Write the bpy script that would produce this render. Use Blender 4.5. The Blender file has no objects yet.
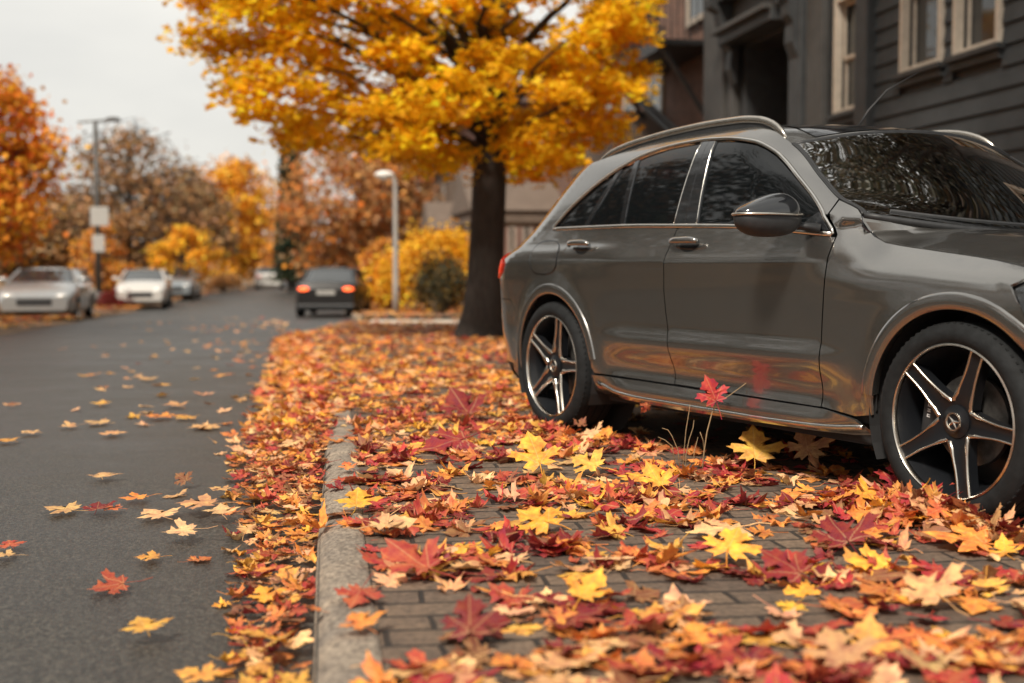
import bpy, math, random
import numpy as np
from mathutils import Vector, Matrix
from mathutils.geometry import delaunay_2d_cdt
R = math.radians
rng = random.Random(7)
scene = bpy.context.scene
COL = scene.collection

# ------------------------------------------------------------------ helpers
def smooth(a, b, x):
    t = min(1.0, max(0.0, (x - a) / (b - a)))
    return t * t * (3 - 2 * t)

def lerp(a, b, t):
    return a + (b - a) * t

class Curve1:
    """monotone cubic through (x, y) pairs"""
    def __init__(self, pts):
        pts = sorted(pts)
        self.x = [p[0] for p in pts]; self.y = [p[1] for p in pts]
        n = len(pts)
        d = [(self.y[i+1]-self.y[i])/(self.x[i+1]-self.x[i]) for i in range(n-1)]
        m = [d[0]] + [0 if d[i-1]*d[i] <= 0 else 2*d[i-1]*d[i]/(d[i-1]+d[i]) for i in range(1, n-1)] + [d[-1]]
        self.m = m
    def __call__(self, x):
        X = self.x
        if x <= X[0]: return self.y[0]
        if x >= X[-1]: return self.y[-1]
        lo, hi = 0, len(X)-1
        while hi-lo > 1:
            mid = (lo+hi)//2
            if X[mid] <= x: lo = mid
            else: hi = mid
        h = X[hi]-X[lo]; t = (x-X[lo])/h
        return ((2*t**3-3*t**2+1)*self.y[lo] + (t**3-2*t**2+t)*h*self.m[lo]
                + (-2*t**3+3*t**2)*self.y[hi] + (t**3-t**2)*h*self.m[hi])

def link(o, parent=None):
    COL.objects.link(o)
    if parent: o.parent = parent
    return o

def tag(o, label=None, cat=None, group=None, kind=None):
    if label: o['label'] = label
    if cat: o['category'] = cat
    if group: o['group'] = group
    if kind: o['kind'] = kind
    return o

def empty(name, loc=(0, 0, 0), rz=0.0, parent=None):
    o = bpy.data.objects.new(name, None)
    o.empty_display_size = .2
    o.location = loc; o.rotation_euler = (0, 0, rz)
    return link(o, parent)

class MB:
    """collects geometry, links it as one mesh object"""
    def __init__(self):
        self.v = []; self.f = []; self.mi = []; self.cur = 0
    def add(self, vs, fs):
        b = len(self.v)
        self.v.extend([tuple(v) for v in vs])
        for f in fs:
            self.f.append(tuple(b+i for i in f)); self.mi.append(self.cur)
        return self
    def box(self, x0, x1, y0, y1, z0, z1, M=None):
        vs = [(x, y, z) for x in (x0, x1) for y in (y0, y1) for z in (z0, z1)]
        if M is not None: vs = [M @ Vector(v) for v in vs]
        return self.add(vs, [(0, 1, 3, 2), (4, 6, 7, 5), (0, 4, 5, 1), (2, 3, 7, 6), (0, 2, 6, 4), (1, 5, 7, 3)])
    def tube(self, pts, rad, n=8, cap=True, flat=1.0):
        pts = [Vector(p) for p in pts]
        if not hasattr(rad, '__len__'): rad = [rad]*len(pts)
        base = len(self.v); ref = None
        for i, p in enumerate(pts):
            a = pts[max(0, i-1)]; b = pts[min(len(pts)-1, i+1)]
            t = (b-a).normalized()
            if ref is None:
                ref = Vector((0, 0, 1)) if abs(t.z) < .9 else Vector((1, 0, 0))
            s = t.cross(ref).normalized(); q = s.cross(t).normalized(); ref = q
            for k in range(n):
                an = 2*math.pi*k/n
                self.v.append(tuple(p + s*math.cos(an)*rad[i] + q*math.sin(an)*rad[i]*flat))
        for i in range(len(pts)-1):
            for k in range(n):
                k2 = (k+1) % n
                self.f.append((base+i*n+k, base+i*n+k2, base+(i+1)*n+k2, base+(i+1)*n+k)); self.mi.append(self.cur)
        if cap:
            self.f.append(tuple(base+k for k in range(n))[::-1]); self.mi.append(self.cur)
            e = base+(len(pts)-1)*n
            self.f.append(tuple(e+k for k in range(n))); self.mi.append(self.cur)
        return self
    def lathe(self, prof, n=48, axis='y', close=False):
        """prof: (radius, along)"""
        base = len(self.v); m = len(prof)
        for k in range(n):
            a = 2*math.pi*k/n
            for r, h in prof:
                c, s = r*math.cos(a), r*math.sin(a)
                self.v.append((c, h, s) if axis == 'y' else ((c, s, h) if axis == 'z' else (h, c, s)))
        for k in range(n):
            k2 = (k+1) % n
            for i in range(m-1 + (1 if close else 0)):
                i2 = (i+1) % m
                self.f.append((base+k*m+i, base+k2*m+i, base+k2*m+i2, base+k*m+i2)); self.mi.append(self.cur)
        return self
    def grid(self, rows):
        base = len(self.v); n = len(rows[0])
        for r in rows: self.v.extend([tuple(p) for p in r])
        for i in range(len(rows)-1):
            for j in range(n-1):
                a = base+i*n+j
                self.f.append((a, a+1, a+n+1, a+n)); self.mi.append(self.cur)
        return self
    def ellipsoid(self, c, r, nu=16, nv=10, M=None):
        rows = []
        for i in range(nv+1):
            th = math.pi*i/nv
            row = []
            for j in range(nu+1):
                a = 2*math.pi*j/nu
                p = Vector((c[0]+r[0]*math.sin(th)*math.cos(a), c[1]+r[1]*math.sin(th)*math.sin(a), c[2]+r[2]*math.cos(th)))
                row.append(M @ p if M is not None else p)
            rows.append(row)
        return self.grid(rows)
    def xf(self, M, start=0):
        for i in range(start, len(self.v)): self.v[i] = tuple(M @ Vector(self.v[i]))
        return self
    def mesh(self, name, mats, smooth_=True):
        me = bpy.data.meshes.new(name)
        me.from_pydata(self.v, [], self.f)
        if not isinstance(mats, (list, tuple)): mats = [mats]
        for m in mats: me.materials.append(m)
        if len(mats) > 1: me.polygons.foreach_set('material_index', self.mi)
        if smooth_: me.polygons.foreach_set('use_smooth', [True]*len(self.f))
        me.update()
        return me
    def build(self, name, mats, parent=None, smooth_=False, auto=None, bevel=0, loc=None):
        me = self.mesh(name, mats, smooth_ or auto is not None)
        if auto is not None: me.set_sharp_from_angle(angle=R(auto))
        o = link(bpy.data.objects.new(name, me), parent)
        if loc: o.location = loc
        if bevel:
            b = o.modifiers.new('bevel', 'BEVEL'); b.width = bevel; b.segments = 2; b.limit_method = 'ANGLE'
        return o

# ------------------------------------------------------------------ materials
def mat(name):
    m = bpy.data.materials.new(name); m.use_nodes = True
    nt = m.node_tree; nt.nodes.clear()
    out = nt.nodes.new('ShaderNodeOutputMaterial')
    p = nt.nodes.new('ShaderNodeBsdfPrincipled')
    nt.links.new(p.outputs[0], out.inputs[0])
    return m, nt, p, out

def N(nt, t, **kw):
    n = nt.nodes.new('ShaderNode'+t)
    for k, v in kw.items():
        if k.startswith('i_'):
            key = k[2:]; key = int(key) if key.isdigit() else key.replace('_', ' ')
            n.inputs[key].default_value = v
        else: setattr(n, k, v)
    return n

def ramp(nt, fac, stops):
    r = nt.nodes.new('ShaderNodeValToRGB')
    e = r.color_ramp.elements
    while len(e) < len(stops): e.new(.5)
    for el, (p, c) in zip(e, stops):
        el.position = p; el.color = (*c, 1) if len(c) == 3 else c
    nt.links.new(fac, r.inputs[0])
    return r

def noise(nt, scale, detail=4, rough=.6, coord='Object', vec=None, dist=0):
    n = N(nt, 'TexNoise'); n.inputs['Scale'].default_value = scale; n.inputs['Detail'].default_value = detail
    n.inputs['Roughness'].default_value = rough; n.inputs['Distortion'].default_value = dist
    if vec is None:
        tc = N(nt, 'TexCoord'); vec = tc.outputs[coord]
    nt.links.new(vec, n.inputs['Vector'])
    return n

def simple(name, c, rough=.6, metal=0, spec=.5, var=.25, scale=6, bump=0.0, bscale=60, coat=0, coord='Object', rvar=0):
    m, nt, p, out = mat(name)
    n = noise(nt, scale, coord=coord)
    lo = tuple(x*(1-var) for x in c); hi = tuple(min(1, x*(1+var)) for x in c)
    r = ramp(nt, n.outputs[0], [(.3, lo), (.7, hi)])
    nt.links.new(r.outputs[0], p.inputs['Base Color'])
    p.inputs['Roughness'].default_value = rough; p.inputs['Metallic'].default_value = metal
    p.inputs['Specular IOR Level'].default_value = spec
    p.inputs['Coat Weight'].default_value = coat; p.inputs['Coat Roughness'].default_value = .04
    if rvar:
        n3 = noise(nt, scale*2.3, coord=coord)
        r3 = ramp(nt, n3.outputs[0], [(.3, (max(0, rough-rvar),)*3), (.7, (min(1, rough+rvar),)*3)])
        nt.links.new(r3.outputs[0], p.inputs['Roughness'])
    if bump:
        n2 = noise(nt, bscale, 3, coord=coord)
        b = N(nt, 'Bump'); b.inputs['Strength'].default_value = bump; b.inputs['Distance'].default_value = .01
        nt.links.new(n2.outputs[0], b.inputs['Height']); nt.links.new(b.outputs[0], p.inputs['Normal'])
    return m

def emis(name, c, s, base=(.2, .02, .02)):
    m, nt, p, out = mat(name)
    p.inputs['Base Color'].default_value = (*base, 1)
    p.inputs['Emission Color'].default_value = (*c, 1); p.inputs['Emission Strength'].default_value = s
    p.inputs['Roughness'].default_value = .2
    return m

def glassmat(name, tint, alpha, rough=.0):
    """tinted car glass: fresnel reflection over partly transparent dark tint"""
    m, nt, p, out = mat(name)
    nt.nodes.remove(p)
    tr = N(nt, 'BsdfTransparent'); tr.inputs[0].default_value = (*tint, 1)
    df = N(nt, 'BsdfDiffuse'); df.inputs[0].default_value = (.01, .012, .014, 1)
    mx = N(nt, 'MixShader'); mx.inputs[0].default_value = 1-alpha
    nt.links.new(tr.outputs[0], mx.inputs[1]); nt.links.new(df.outputs[0], mx.inputs[2])
    gl = N(nt, 'BsdfGlossy'); gl.inputs['Roughness'].default_value = rough; gl.inputs[0].default_value = (1, 1, 1, 1)
    fr = N(nt, 'Fresnel'); fr.inputs[0].default_value = 1.45
    ms = N(nt, 'MixShader')
    nt.links.new(fr.outputs[0], ms.inputs[0]); nt.links.new(mx.outputs[0], ms.inputs[1]); nt.links.new(gl.outputs[0], ms.inputs[2])
    nt.links.new(ms.outputs[0], out.inputs[0])
    return m

# ------------------------------------------------------------------ camera, world, light
F_PX = 1250.0
CAM_H = 0.921
PITCH = 0.0604
cam_d = bpy.data.cameras.new('camera'); cam = link(bpy.data.objects.new('camera', cam_d))
cam_d.sensor_width = 36; cam_d.lens = F_PX/1024*36
cam.location = (0, 0, CAM_H); cam.rotation_euler = (math.pi/2-PITCH, 0, 0)
cam_d.clip_end = 2000; cam_d.clip_start = .05
cam_d.dof.use_dof = True; cam_d.dof.focus_distance = 5.1; cam_d.dof.aperture_fstop = 1.5
scene.camera = cam
CP, SP = math.cos(PITCH), math.sin(PITCH)

def drop(y): return .0135*max(0.0, min(y, 40)-6)
def ray(px, py):
    a, b = (px-512)/F_PX, -(py-341.5)/F_PX
    return Vector((a, CP+b*SP, -SP+b*CP))
def at(px, py, Y):
    """point on the pixel's ray at depth Y"""
    d = ray(px, py); return Vector((0, 0, CAM_H)) + d*(Y/d.y)
def ground_at(px, py, lvl=0.0):
    d = ray(px, py); lo, hi = 1.0, 400.0
    f = lambda Y: CAM_H + d.z/d.y*Y - (lvl-drop(Y))
    for _ in range(60):
        m = (lo+hi)/2
        if f(m) > 0: lo = m
        else: hi = m
    return Vector((d.x/d.y*lo, lo, lvl-drop(lo)))
def project(p):
    x, y, z = p[0], p[1], p[2]-CAM_H
    d = y*CP-z*SP; u = z*CP+y*SP
    return 512+F_PX*x/d, 341.5-F_PX*u/d, d

SUN_EL, SUN_AZ = 48, 205        # azimuth clockwise from +Y as seen from above
world = bpy.data.worlds.new('World'); scene.world = world; world.use_nodes = True
nt = world.node_tree; nt.nodes.clear()
wo = N(nt, 'OutputWorld'); bg = N(nt, 'Background')
sky = N(nt, 'TexSky', sky_type='NISHITA', sun_disc=False, sun_elevation=R(SUN_EL), sun_rotation=R(SUN_AZ), air_density=1, dust_density=3, ozone_density=1)
tc = N(nt, 'TexCoord'); mp = N(nt, 'Mapping'); mp.inputs['Scale'].default_value = (1, 1, 2.6)
nt.links.new(tc.outputs['Generated'], mp.inputs[0])
cn = noise(nt, 1.6, 5, .55, vec=mp.outputs[0])
cr = ramp(nt, cn.outputs[0], [(.32, (7.0, 6.95, 6.7)), (.66, (10.6, 10.25, 9.4))])
mx = N(nt, 'MixRGB'); mx.inputs[0].default_value = .86
nt.links.new(sky.outputs[0], mx.inputs[1]); nt.links.new(cr.outputs[0], mx.inputs[2])
nt.links.new(mx.outputs[0], bg.inputs[0]); bg.inputs[1].default_value = .078
nt.links.new(bg.outputs[0], wo.inputs[0])
sd = bpy.data.lights.new('sun', 'SUN'); so = link(bpy.data.objects.new('sun', sd))
sd.energy = 4.3; sd.angle = R(8); sd.color = (1, .91, .78)
az = R(SUN_AZ); sv = Vector((math.sin(az)*math.cos(R(SUN_EL)), math.cos(az)*math.cos(R(SUN_EL)), math.sin(R(SUN_EL))))
so.rotation_euler = sv.to_track_quat('Z', 'Y').to_euler()
scene.view_settings.view_transform = 'Standard'; scene.view_settings.look = 'None'
scene.view_settings.exposure = .33; scene.view_settings.gamma = 1
scene.cycles.max_bounces = 8; scene.cycles.transparent_max_bounces = 12
scene.cycles.use_denoising = True

# ================================================================== THE PARKED CAR
# car space: x forward, y left, z up; origin on the ground under mid wheelbase.  Skin built for the right side, mirrored for the left.
WB = 1.435
w0 = Curve1([(.18, .80), (.235, .870), (.262, .902), (.285, .907), (.33, .899), (.385, .884), (.42, .887), (.50, .916), (.545, .925), (.565, .9255), (.61, .916), (.70, .920), (.80, .928), (.90, .936), (.940, .940), (.950, .9405), (.960, .936), (1.04, .902), (1.11, .876),
             (1.20, .851), (1.30, .820), (1.40, .783), (1.48, .748), (1.53, .712), (1.57, .66), (1.62, .55)])
wl = Curve1([(.18, .80), (.30, .885), (.45, .905), (.60, .915), (.75, .925), (.88, .934), (.945, .936), (.99, .928), (1.04, .902), (1.11, .876)])
XR = Curve1([(.18, -2.19), (.30, -2.29), (.50, -2.37), (.70, -2.38), (.86, -2.37), (.95, -2.33), (1.02, -2.21), (1.09, -2.10), (1.18, -1.99), (1.29, -1.885), (1.38, -1.80), (1.44, -1.74), (1.50, -1.66), (1.56, -1.5)])
XF = Curve1([(.18, 2.20), (.30, 2.30), (.50, 2.33), (.70, 2.32), (.80, 2.28), (.90, 2.15), (.98, 1.9), (1.05, 1.6), (1.15, 1.2), (1.30, .9), (1.45, .62), (1.6, .5)])
# top edge of the side skin: roof edge -> windscreen edge -> bonnet shut line
E_ = Curve1([(-1.9, 1.455), (-1.6, 1.475), (-1.34, 1.492), (-1.05, 1.528), (-.85, 1.553), (-.6, 1.567), (-.35, 1.571), (0, 1.562), (.12, 1.536), (.245, 1.476), (.40, 1.385), (.55, 1.290), (.696, 1.200), (.865, 1.126),
             (.895, 1.080), (.925, 1.050), (.983, 1.016), (1.247, .978), (1.49, .947), (1.634, .921), (1.85, .875), (2.0, .83), (2.15, .78)])
ZT = Curve1([(.8, 1.10), (1.0, 1.02), (1.27, .980), (1.52, .948), (1.66, .925), (1.9, .865), (2.3, .78)])
LC = .62
def sidew(x, z):
    w = w0(z)
    # behind the rear door and around the wheels the lower door channel fades out
    for c in (-WB, WB):
        d = abs(x-c)
        b = 1-smooth(.42, .78, d)
        if b > 0 and z < 1.11: w = lerp(w, wl(z), b)
    b = smooth(.66, 1.06, x)
    if b > 0:
        zt = ZT(x)
        wf = wl(min(z, .78)) - .135*max(0.0, (z-.78)/(zt-.78))**2.4 + .012*math.exp(-((z-.88)/.05)**2)
        w = lerp(w, wf, b)
    # flares round the arches
    for c in (-WB, WB):
        r = math.hypot(x-c, z-.37)
        if z < 1.0: w += .010*math.exp(-((r-.43)/.06)**2)
    # body tapers in plan at both ends, more so in the glasshouse
    g = smooth(1.05, 1.5, z)
    w -= (.020+.05*g)*max(0, (-x-.6)/1.3)**2
    w -= .035*max(0, (x-.6)/1.5)**2 + g*.03*max(0, x-.2)
    return w
def P(u, z, off=0.0):
    """right-hand skin point; u is x along the side and wraps round both ends"""
    if off:
        n = Nrm(u, z); p = P(u, z); return p + n*off
    cr = XR(z)+.40; cf = XF(z)-.62
    if u < cr:
        w = sidew(cr, z); ry = .42; t = min(1.0, (cr-u)/LC)*math.pi/2
        x = cr-.40*math.sin(t); y = (w-ry)+ry*math.cos(t)
        v = max(0.0, (cr-u)-LC)
        y2 = y-v
        x -= .05*(1-(max(0, y2)/(w-ry))**2) if v > 0 else 0
        return Vector((x, -y2, z))
    if u > cf:
        w = sidew(cf, z); ry = .50; t = min(1.0, (u-cf)/.85)*math.pi/2
        x = cf+.62*math.sin(t); y = (w-ry)+ry*math.cos(t)
        v = max(0.0, (u-cf)-.85)
        y2 = y-v
        x += .07*(1-(max(0, y2)/max(.05, (w-ry)))**2) if v > 0 else 0
        return Vector((x, -y2, z))
    return Vector((u, -sidew(u, z), z))
def Nrm(u, z):
    h = .004
    du = P(u+h, z)-P(u-h, z); dz = P(u, z+h)-P(u, z-h)
    n = du.cross(dz)
    return n.normalized() if n.length > 1e-9 else Vector((0, -1, 0))
def UREAR(z): return XR(z)+.40-LC-(sidew(XR(z)+.4, z)-.42)     # u at the rear centre line
def UFRONT(z): return XF(z)-.62+.85+(sidew(XF(z)-.62, z)-.50)

def shrink(poly, d):
    n = len(poly); out = []
    A = sum(poly[i][0]*poly[(i+1) % n][1]-poly[(i+1) % n][0]*poly[i][1] for i in range(n))
    s = 1 if A > 0 else -1
    for i in range(n):
        p0, p1, p2 = Vector(poly[i-1]), Vector(poly[i]), Vector(poly[(i+1) % n])
        a = (p1-p0); b = (p2-p1)
        if a.length < 1e-7 or b.length < 1e-7: out.append(tuple(p1)); continue
        a.normalize(); b.normalize()
        n1 = Vector((-a.y, a.x))*s; n2 = Vector((-b.y, b.x))*s
        m = (n1+n2)
        if m.length < 1e-4: out.append(tuple(p1)); continue
        m.normalize(); k = d/max(.4, m.dot(n1))
        out.append(tuple(p1+m*k))
    return out
def dens(poly, step):
    out = []
    n = len(poly)
    for i in range(n):
        a, b = Vector(poly[i]), Vector(poly[(i+1) % n])
        k = max(1, int((b-a).length/step))
        for j in range(k): out.append(tuple(a.lerp(b, j/k)))
    return out
def cdt(poly, step):
    """triangulate a 2-D polygon with an inner grid"""
    poly = dens(poly, step)
    n = len(poly)
    xs = [p[0] for p in poly]; ys = [p[1] for p in poly]
    def inside(x, y):
        c = False
        for i in range(n):
            x1, y1 = poly[i]; x2, y2 = poly[i-1]
            if (y1 > y) != (y2 > y) and x < (x2-x1)*(y-y1)/(y2-y1)+x1: c = not c
        return c
    pts = [Vector(p) for p in poly]
    y = min(ys)+step/2
    bp = np.array(poly)
    while y < max(ys):
        x = min(xs)+step/2
        while x < max(xs):
            if inside(x, y) and np.min((bp[:, 0]-x)**2+(bp[:, 1]-y)**2) > (step*.45)**2: pts.append(Vector((x, y)))
            x += step
        y += step
    edges = [(i, (i+1) % n) for i in range(n)]
    r = delaunay_2d_cdt(pts, edges, [list(range(n))], 1, 1e-6)
    vs, fs = r[0], r[2]
    return [tuple(v) for v in vs], [tuple(f) for f in fs], poly
def panel_mesh(name, poly, mats, off=0.0, gap=.003, step=.03, flange=.012, mirror=False, surf=None, nrm=None):
    surf = surf or P; nrm = nrm or Nrm
    if gap: poly = shrink(poly, gap)
    vs, fs, bd = cdt(poly, step)
    V = [surf(u, z)+nrm(u, z)*off for u, z in vs]; NN = [nrm(u, z) for u, z in vs]
    fo = []
    for f in fs:
        a, b, c = (V[i] for i in f[:3])
        nn = (b-a).cross(c-a)
        fo.append(f if nn.dot(NN[f[0]]) > 0 else tuple(reversed(f)))
    nf = len(V)
    if flange:
        m = len(bd)
        for (u, z) in bd:
            n_ = nrm(u, z); p = surf(u, z)
            V.append(p+n_*off); V.append(p+n_*(off-flange)); NN += [n_, n_]
        for i in range(m):
            j = (i+1) % m
            fo.append((nf+2*i, nf+2*j, nf+2*j+1, nf+2*i+1))
    if mirror:
        V = [Vector((p.x, -p.y, p.z)) for p in V]; NN = [Vector((n_.x, -n_.y, n_.z)) for n_ in NN]
        fo = [tuple(reversed(f)) for f in fo]
    me = bpy.data.meshes.new(name); me.from_pydata([tuple(v) for v in V], [], fo)
    for m_ in (mats if isinstance(mats, (list, tuple)) else [mats]): me.materials.append(m_)
    me.polygons.foreach_set('use_smooth', [True]*len(fo)); me.update()
    if len(me.vertices) == len(NN): me.normals_split_custom_set_from_vertices([tuple(n_) for n_ in NN])
    return me
def panel(name, poly, mats, parent, both=True, **kw):
    o = []
    for mir in ((False, True) if both else (False,)):
        par = parent[mir] if isinstance(parent, (list, tuple)) else parent
        o.append(link(bpy.data.objects.new(name, panel_mesh(name, poly, mats, mirror=mir, **kw)), par))
    return o

# paint and trims
def paintmat(name, c):
    m, nt, p, out = mat(name)
    n = noise(nt, 900, 1); r = ramp(nt, n.outputs[0], [(.35, tuple(x*.88 for x in c)), (.65, tuple(x*1.12 for x in c))])
    nt.links.new(r.outputs[0], p.inputs['Base Color'])
    d = noise(nt, 2.2, 6, .7); rr = ramp(nt, d.outputs[0], [(.35, (.16,)*3), (.7, (.23,)*3)])
    nt.links.new(rr.outputs[0], p.inputs['Roughness'])
    p.inputs['Metallic'].default_value = .92
    p.inputs['Coat Weight'].default_value = 1; p.inputs['Coat IOR'].default_value = 1.5
    d2 = noise(nt, 5, 5, .7); r2 = ramp(nt, d2.outputs[0], [(.4, (.015,)*3), (.75, (.06,)*3)])
    nt.links.new(r2.outputs[0], p.inputs['Coat Roughness'])
    return m
PAINT = paintmat('car_paint', (.290, .282, .268))
BLACKP = simple('gloss_black', (.012, .013, .015), .12, 0, .5, .1, coat=1)
PLAST = simple('black_plastic', (.018, .019, .021), .55, var=.3, scale=30)
DARKIN = simple('dark_interior', (.015, .015, .016), .8, var=.3)
CHROME = simple('brushed_chrome', (.72, .69, .64), .16, 1, var=.06, scale=20)
SILVER = simple('machined_alloy', (.60, .56, .50), .27, 1, var=.12, scale=14)
WHEELBLK = simple('black_wheel_paint', (.008, .009, .011), .35, 0, .3, .2, coat=.12)
DISC = simple('brake_disc_metal', (.20, .19, .18), .42, .85, var=.3, scale=30)
RUBBER = simple('tyre_rubber', (.010, .011, .012), .8, 0, .25, var=.35, scale=22, bump=.15, bscale=90)
SGLASS = glassmat('side_glass', (.10, .115, .12), .55)
WGLASS = glassmat('windscreen_glass', (.42, .47, .46), .9)
REDLENS = emis('red_lens', (1, .06, .02), .25, (.5, .02, .015))
LAMPGL = simple('headlamp_glass', (.05, .055, .06), .05, .3, var=.5, scale=25, coat=1)
SEATM = simple('seat_leather', (.022, .021, .02), .5)

suv = empty('parked_suv', (0, 0, 0))
tag(suv, 'grey brown metallic estate style SUV parked on the leaf covered pavement', 'car')

arcR = [(-WB+.405*math.cos(a), .365+.405*math.sin(a)) for a in [R(d) for d in range(0, 181, 6)]]      # front side -> rear side over the top
arcF = [(WB+.405*math.cos(a), .365+.405*math.sin(a)) for a in [R(d) for d in range(0, 181, 6)]]
def clip_arc(arc, a0, a1, c):
    return [(c+.405*math.cos(R(d)), .365+.405*math.sin(R(d))) for d in np.linspace(a0, a1, max(3, int(abs(a1-a0)/5)))]
DLO_top = [(-1.505, 1.145), (-1.393, 1.232), (-1.28, 1.300), (-1.17, 1.358), (-.962, 1.440), (-.759, 1.495), (-.55, 1.521), (-.334, 1.527), (-.12, 1.516), (.077, 1.483), (.189, 1.440), (.33, 1.366), (.482, 1.272), (.61, 1.187), (.70, 1.122), (.765, 1.064)]
DLO_bot = [(-1.505, 1.132), (-1.1, 1.130), (-.787, 1.128), (-.3, 1.116), (.133, 1.102), (.50, 1.076), (.770, 1.052)]
def topz(x):
    return Curve1(DLO_top)(x)
def botz(x):
    return Curve1(DLO_bot)(x)
Etop = lambda a, b, n=24: [(x, E_(x)) for x in np.linspace(a, b, n)]

L_rf = [(-.295, 1.10), (-.318, .96), (-.334, .805), (-.328, .70), (-.309, .58), (-.29, .352)]             # rear door | front door
L_ff = [(.800, 1.038), (.797, .956), (.793, .90), (.780, .82), (.763, .70), (.749, .55), (.735, .345)]    # front door | wing
L_rq = [(-1.235, 1.115), (-1.29, 1.03), (-1.315, .96), (-1.32, .85), (-1.31, .767)]                     # rear quarter | rear door, down to the arch
belt = lambda a, b, n: [(x, botz(x)-.012) for x in np.linspace(a, b, n)]

# rear door: bottom from arch to split
rd = list(L_rq) + clip_arc(None, 72, 2, -WB)[0:] + [(-1.00, .352), (-.295, .350)] + L_rf[::-1] + belt(-.31, -1.22, 12)
fd = L_rf + [(.72, .343)] + L_ff[::-1] + belt(.775, -.28, 14)
sill = [(-1.035, .345), (-.6, .347), (.75, .342), (.93, .315), (1.02, .262), (.9, .247), (.3, .235), (-.3, .228), (-.9, .236), (-1.035, .262)]
doors = []
rdo = panel('door', rd, PAINT, suv); fdo = panel('door', fd, PAINT, suv)
panel('sill_panel', sill, PAINT, suv, off=.004)
# wing: split line, arch, to the bumper and headlamp, shut line on top
wing = L_ff[::-1] + [(.800, 1.045), (.782, 1.068), (.715, 1.135), (.705, 1.193)] + [(x, E_(x)) for x in (.76, .82, .865, .885, .91, .94, .995, 1.06, 1.13, 1.2, 1.27, 1.35, 1.43, 1.52, 1.6, 1.66, 1.72)] \
    + [(1.66, .855), (1.70, .80), (1.80, .70), (1.83, .62)] + clip_arc(None, 18, 176, WB) + [(1.03, .34), (.93, .325)]
panel('wing', [p for i, p in enumerate(wing) if p not in wing[:i]], PAINT, suv)
# side frame above the windows, A pillar to D pillar
uE = -1.78
Dq = [(-1.445, 1.125)]
frame = [(x, z+.010) for x, z in DLO_top[3:-1]] + [(.712, 1.130), (.700, 1.196)] + Etop(.690, -1.2, 40)
quarter = [(-1.235, 1.115)] + L_rq[1:] + clip_arc(None, 74, 166, -WB) + [(-1.845, .50), (-1.86, .60), (-1.95, .722), (-2.33, .724), (-2.33, 1.00), (-2.2, 1.10), (-2.09, 1.10), (-2.0, 1.18), (-1.91, 1.28), (-1.83, 1.37), (-1.78, 1.43), (-1.7, 1.468)] \
    + Etop(-1.6, -1.2, 8) + [(-1.17, 1.370), (-1.28, 1.312), (-1.40, 1.242), (-1.518, 1.150), (-1.518, 1.126)] + belt(-1.46, -1.26, 4)
panel('side_frame', frame, PAINT, suv, gap=.0005)
qo = panel('quarter_panel', quarter, PAINT, suv, gap=.0012)
def annulus(c, r0, r1, a0, a1):
    A = np.linspace(R(a0), R(a1), 60)
    return [(c+r0*math.cos(a), .365+r0*math.sin(a)) for a in A] + [(c+r1*math.cos(a), .365+r1*math.sin(a)) for a in A[::-1]]
def Parch(u, z):
    c = WB if u > 0 else -WB
    r = math.hypot(u-c, z-.365)
    return P(u, z) + Nrm(u, z)*(.005+.017*(1-smooth(.440, .462, r)))
def Narch(u, z):
    h = .004
    return (Parch(u+h, z)-Parch(u-h, z)).cross(Parch(u, z+h)-Parch(u, z-h)).normalized()
for c_, r1, a0, a1 in ((WB, .466, -4, 172), (-WB, .460, 8, 186)):
    for sg in (1, -1):
        b = MB(); rows = []
        for a in np.linspace(R(a0), R(a1), 90):
            row = []
            for r, o_ in ((.400, -.035), (.400, .002), (.402, .006), (.406, .008), (.425, .0085), (.445, .008), (.453, .0065), (r1-.006, .003), (r1-.001, -.001), (r1, -.004)):
                u, z = c_+r*math.cos(a), .365+r*math.sin(a); p = P(u, z)+Nrm(u, z)*o_; row.append(Vector((p.x, p.y*sg, p.z)))
            rows.append(row)
        b.grid(rows); b.build('arch_trim', PAINT, suv, auto=60)
# fuel flap (right side only)
ff = [(-1.515+.155*math.copysign(abs(math.cos(a))**.7, math.cos(a)), .968+.092*math.copysign(abs(math.sin(a))**.7, math.sin(a))) for a in [2*math.pi*i/28 for i in range(28)]]
link(bpy.data.objects.new('fuel_flap', panel_mesh('fuel_flap', ff, PAINT, off=.0035, gap=.002)), qo[0])
fr_ = MB()
ring = [P(u, z)+Nrm(u, z)*.0015 for u, z in shrink(ff, -.003)]
fr_.tube(ring+[ring[0]], .0028, 5, cap=False)
fr_.build('flap_gap', BLACKP, qo[0])

# rear: bumper, hatch, lamps, rear glass
def umid(z): return UREAR(z)
def band(u0f, u1f, z0, z1, n=10):
    zs = np.linspace(z0, z1, n)
    return [(u0f(z), z) for z in zs] + [(u1f(z), z) for z in zs[::-1]]
def fullring(name, u0f, z0, z1, m, parent, off=0.0, nu=26, nz=12, side='rear'):
    b = MB(); rows = []
    for z in np.linspace(z0, z1, nz):
        u0 = u0f(z); uc = UREAR(z) if side == 'rear' else UFRONT(z)
        r = []
        for k in range(nu+1):
            t = k/nu; r.append(P(lerp(u0, uc+(.001 if side == 'rear' else -.001), t), z)+Nrm(lerp(u0, uc+(.01 if side == 'rear' else -.01), min(t, .98)), z)*off)
        r += [Vector((p.x, -p.y, p.z)) for p in r[-2::-1]]
        rows.append(r)
    b.grid(rows)
    return b.build(name, m, parent, smooth_=True)
bump = fullring('rear_bumper', Curve1([(.2, -1.825), (.30, -1.832), (.463, -1.833), (.5, -1.848), (.6, -1.863), (.72, -1.953)]), .20, .72, PAINT, suv, .0)
dif = fullring('diffuser', lambda z: -1.99, .19, .34, PLAST, bump, .006)
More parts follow.
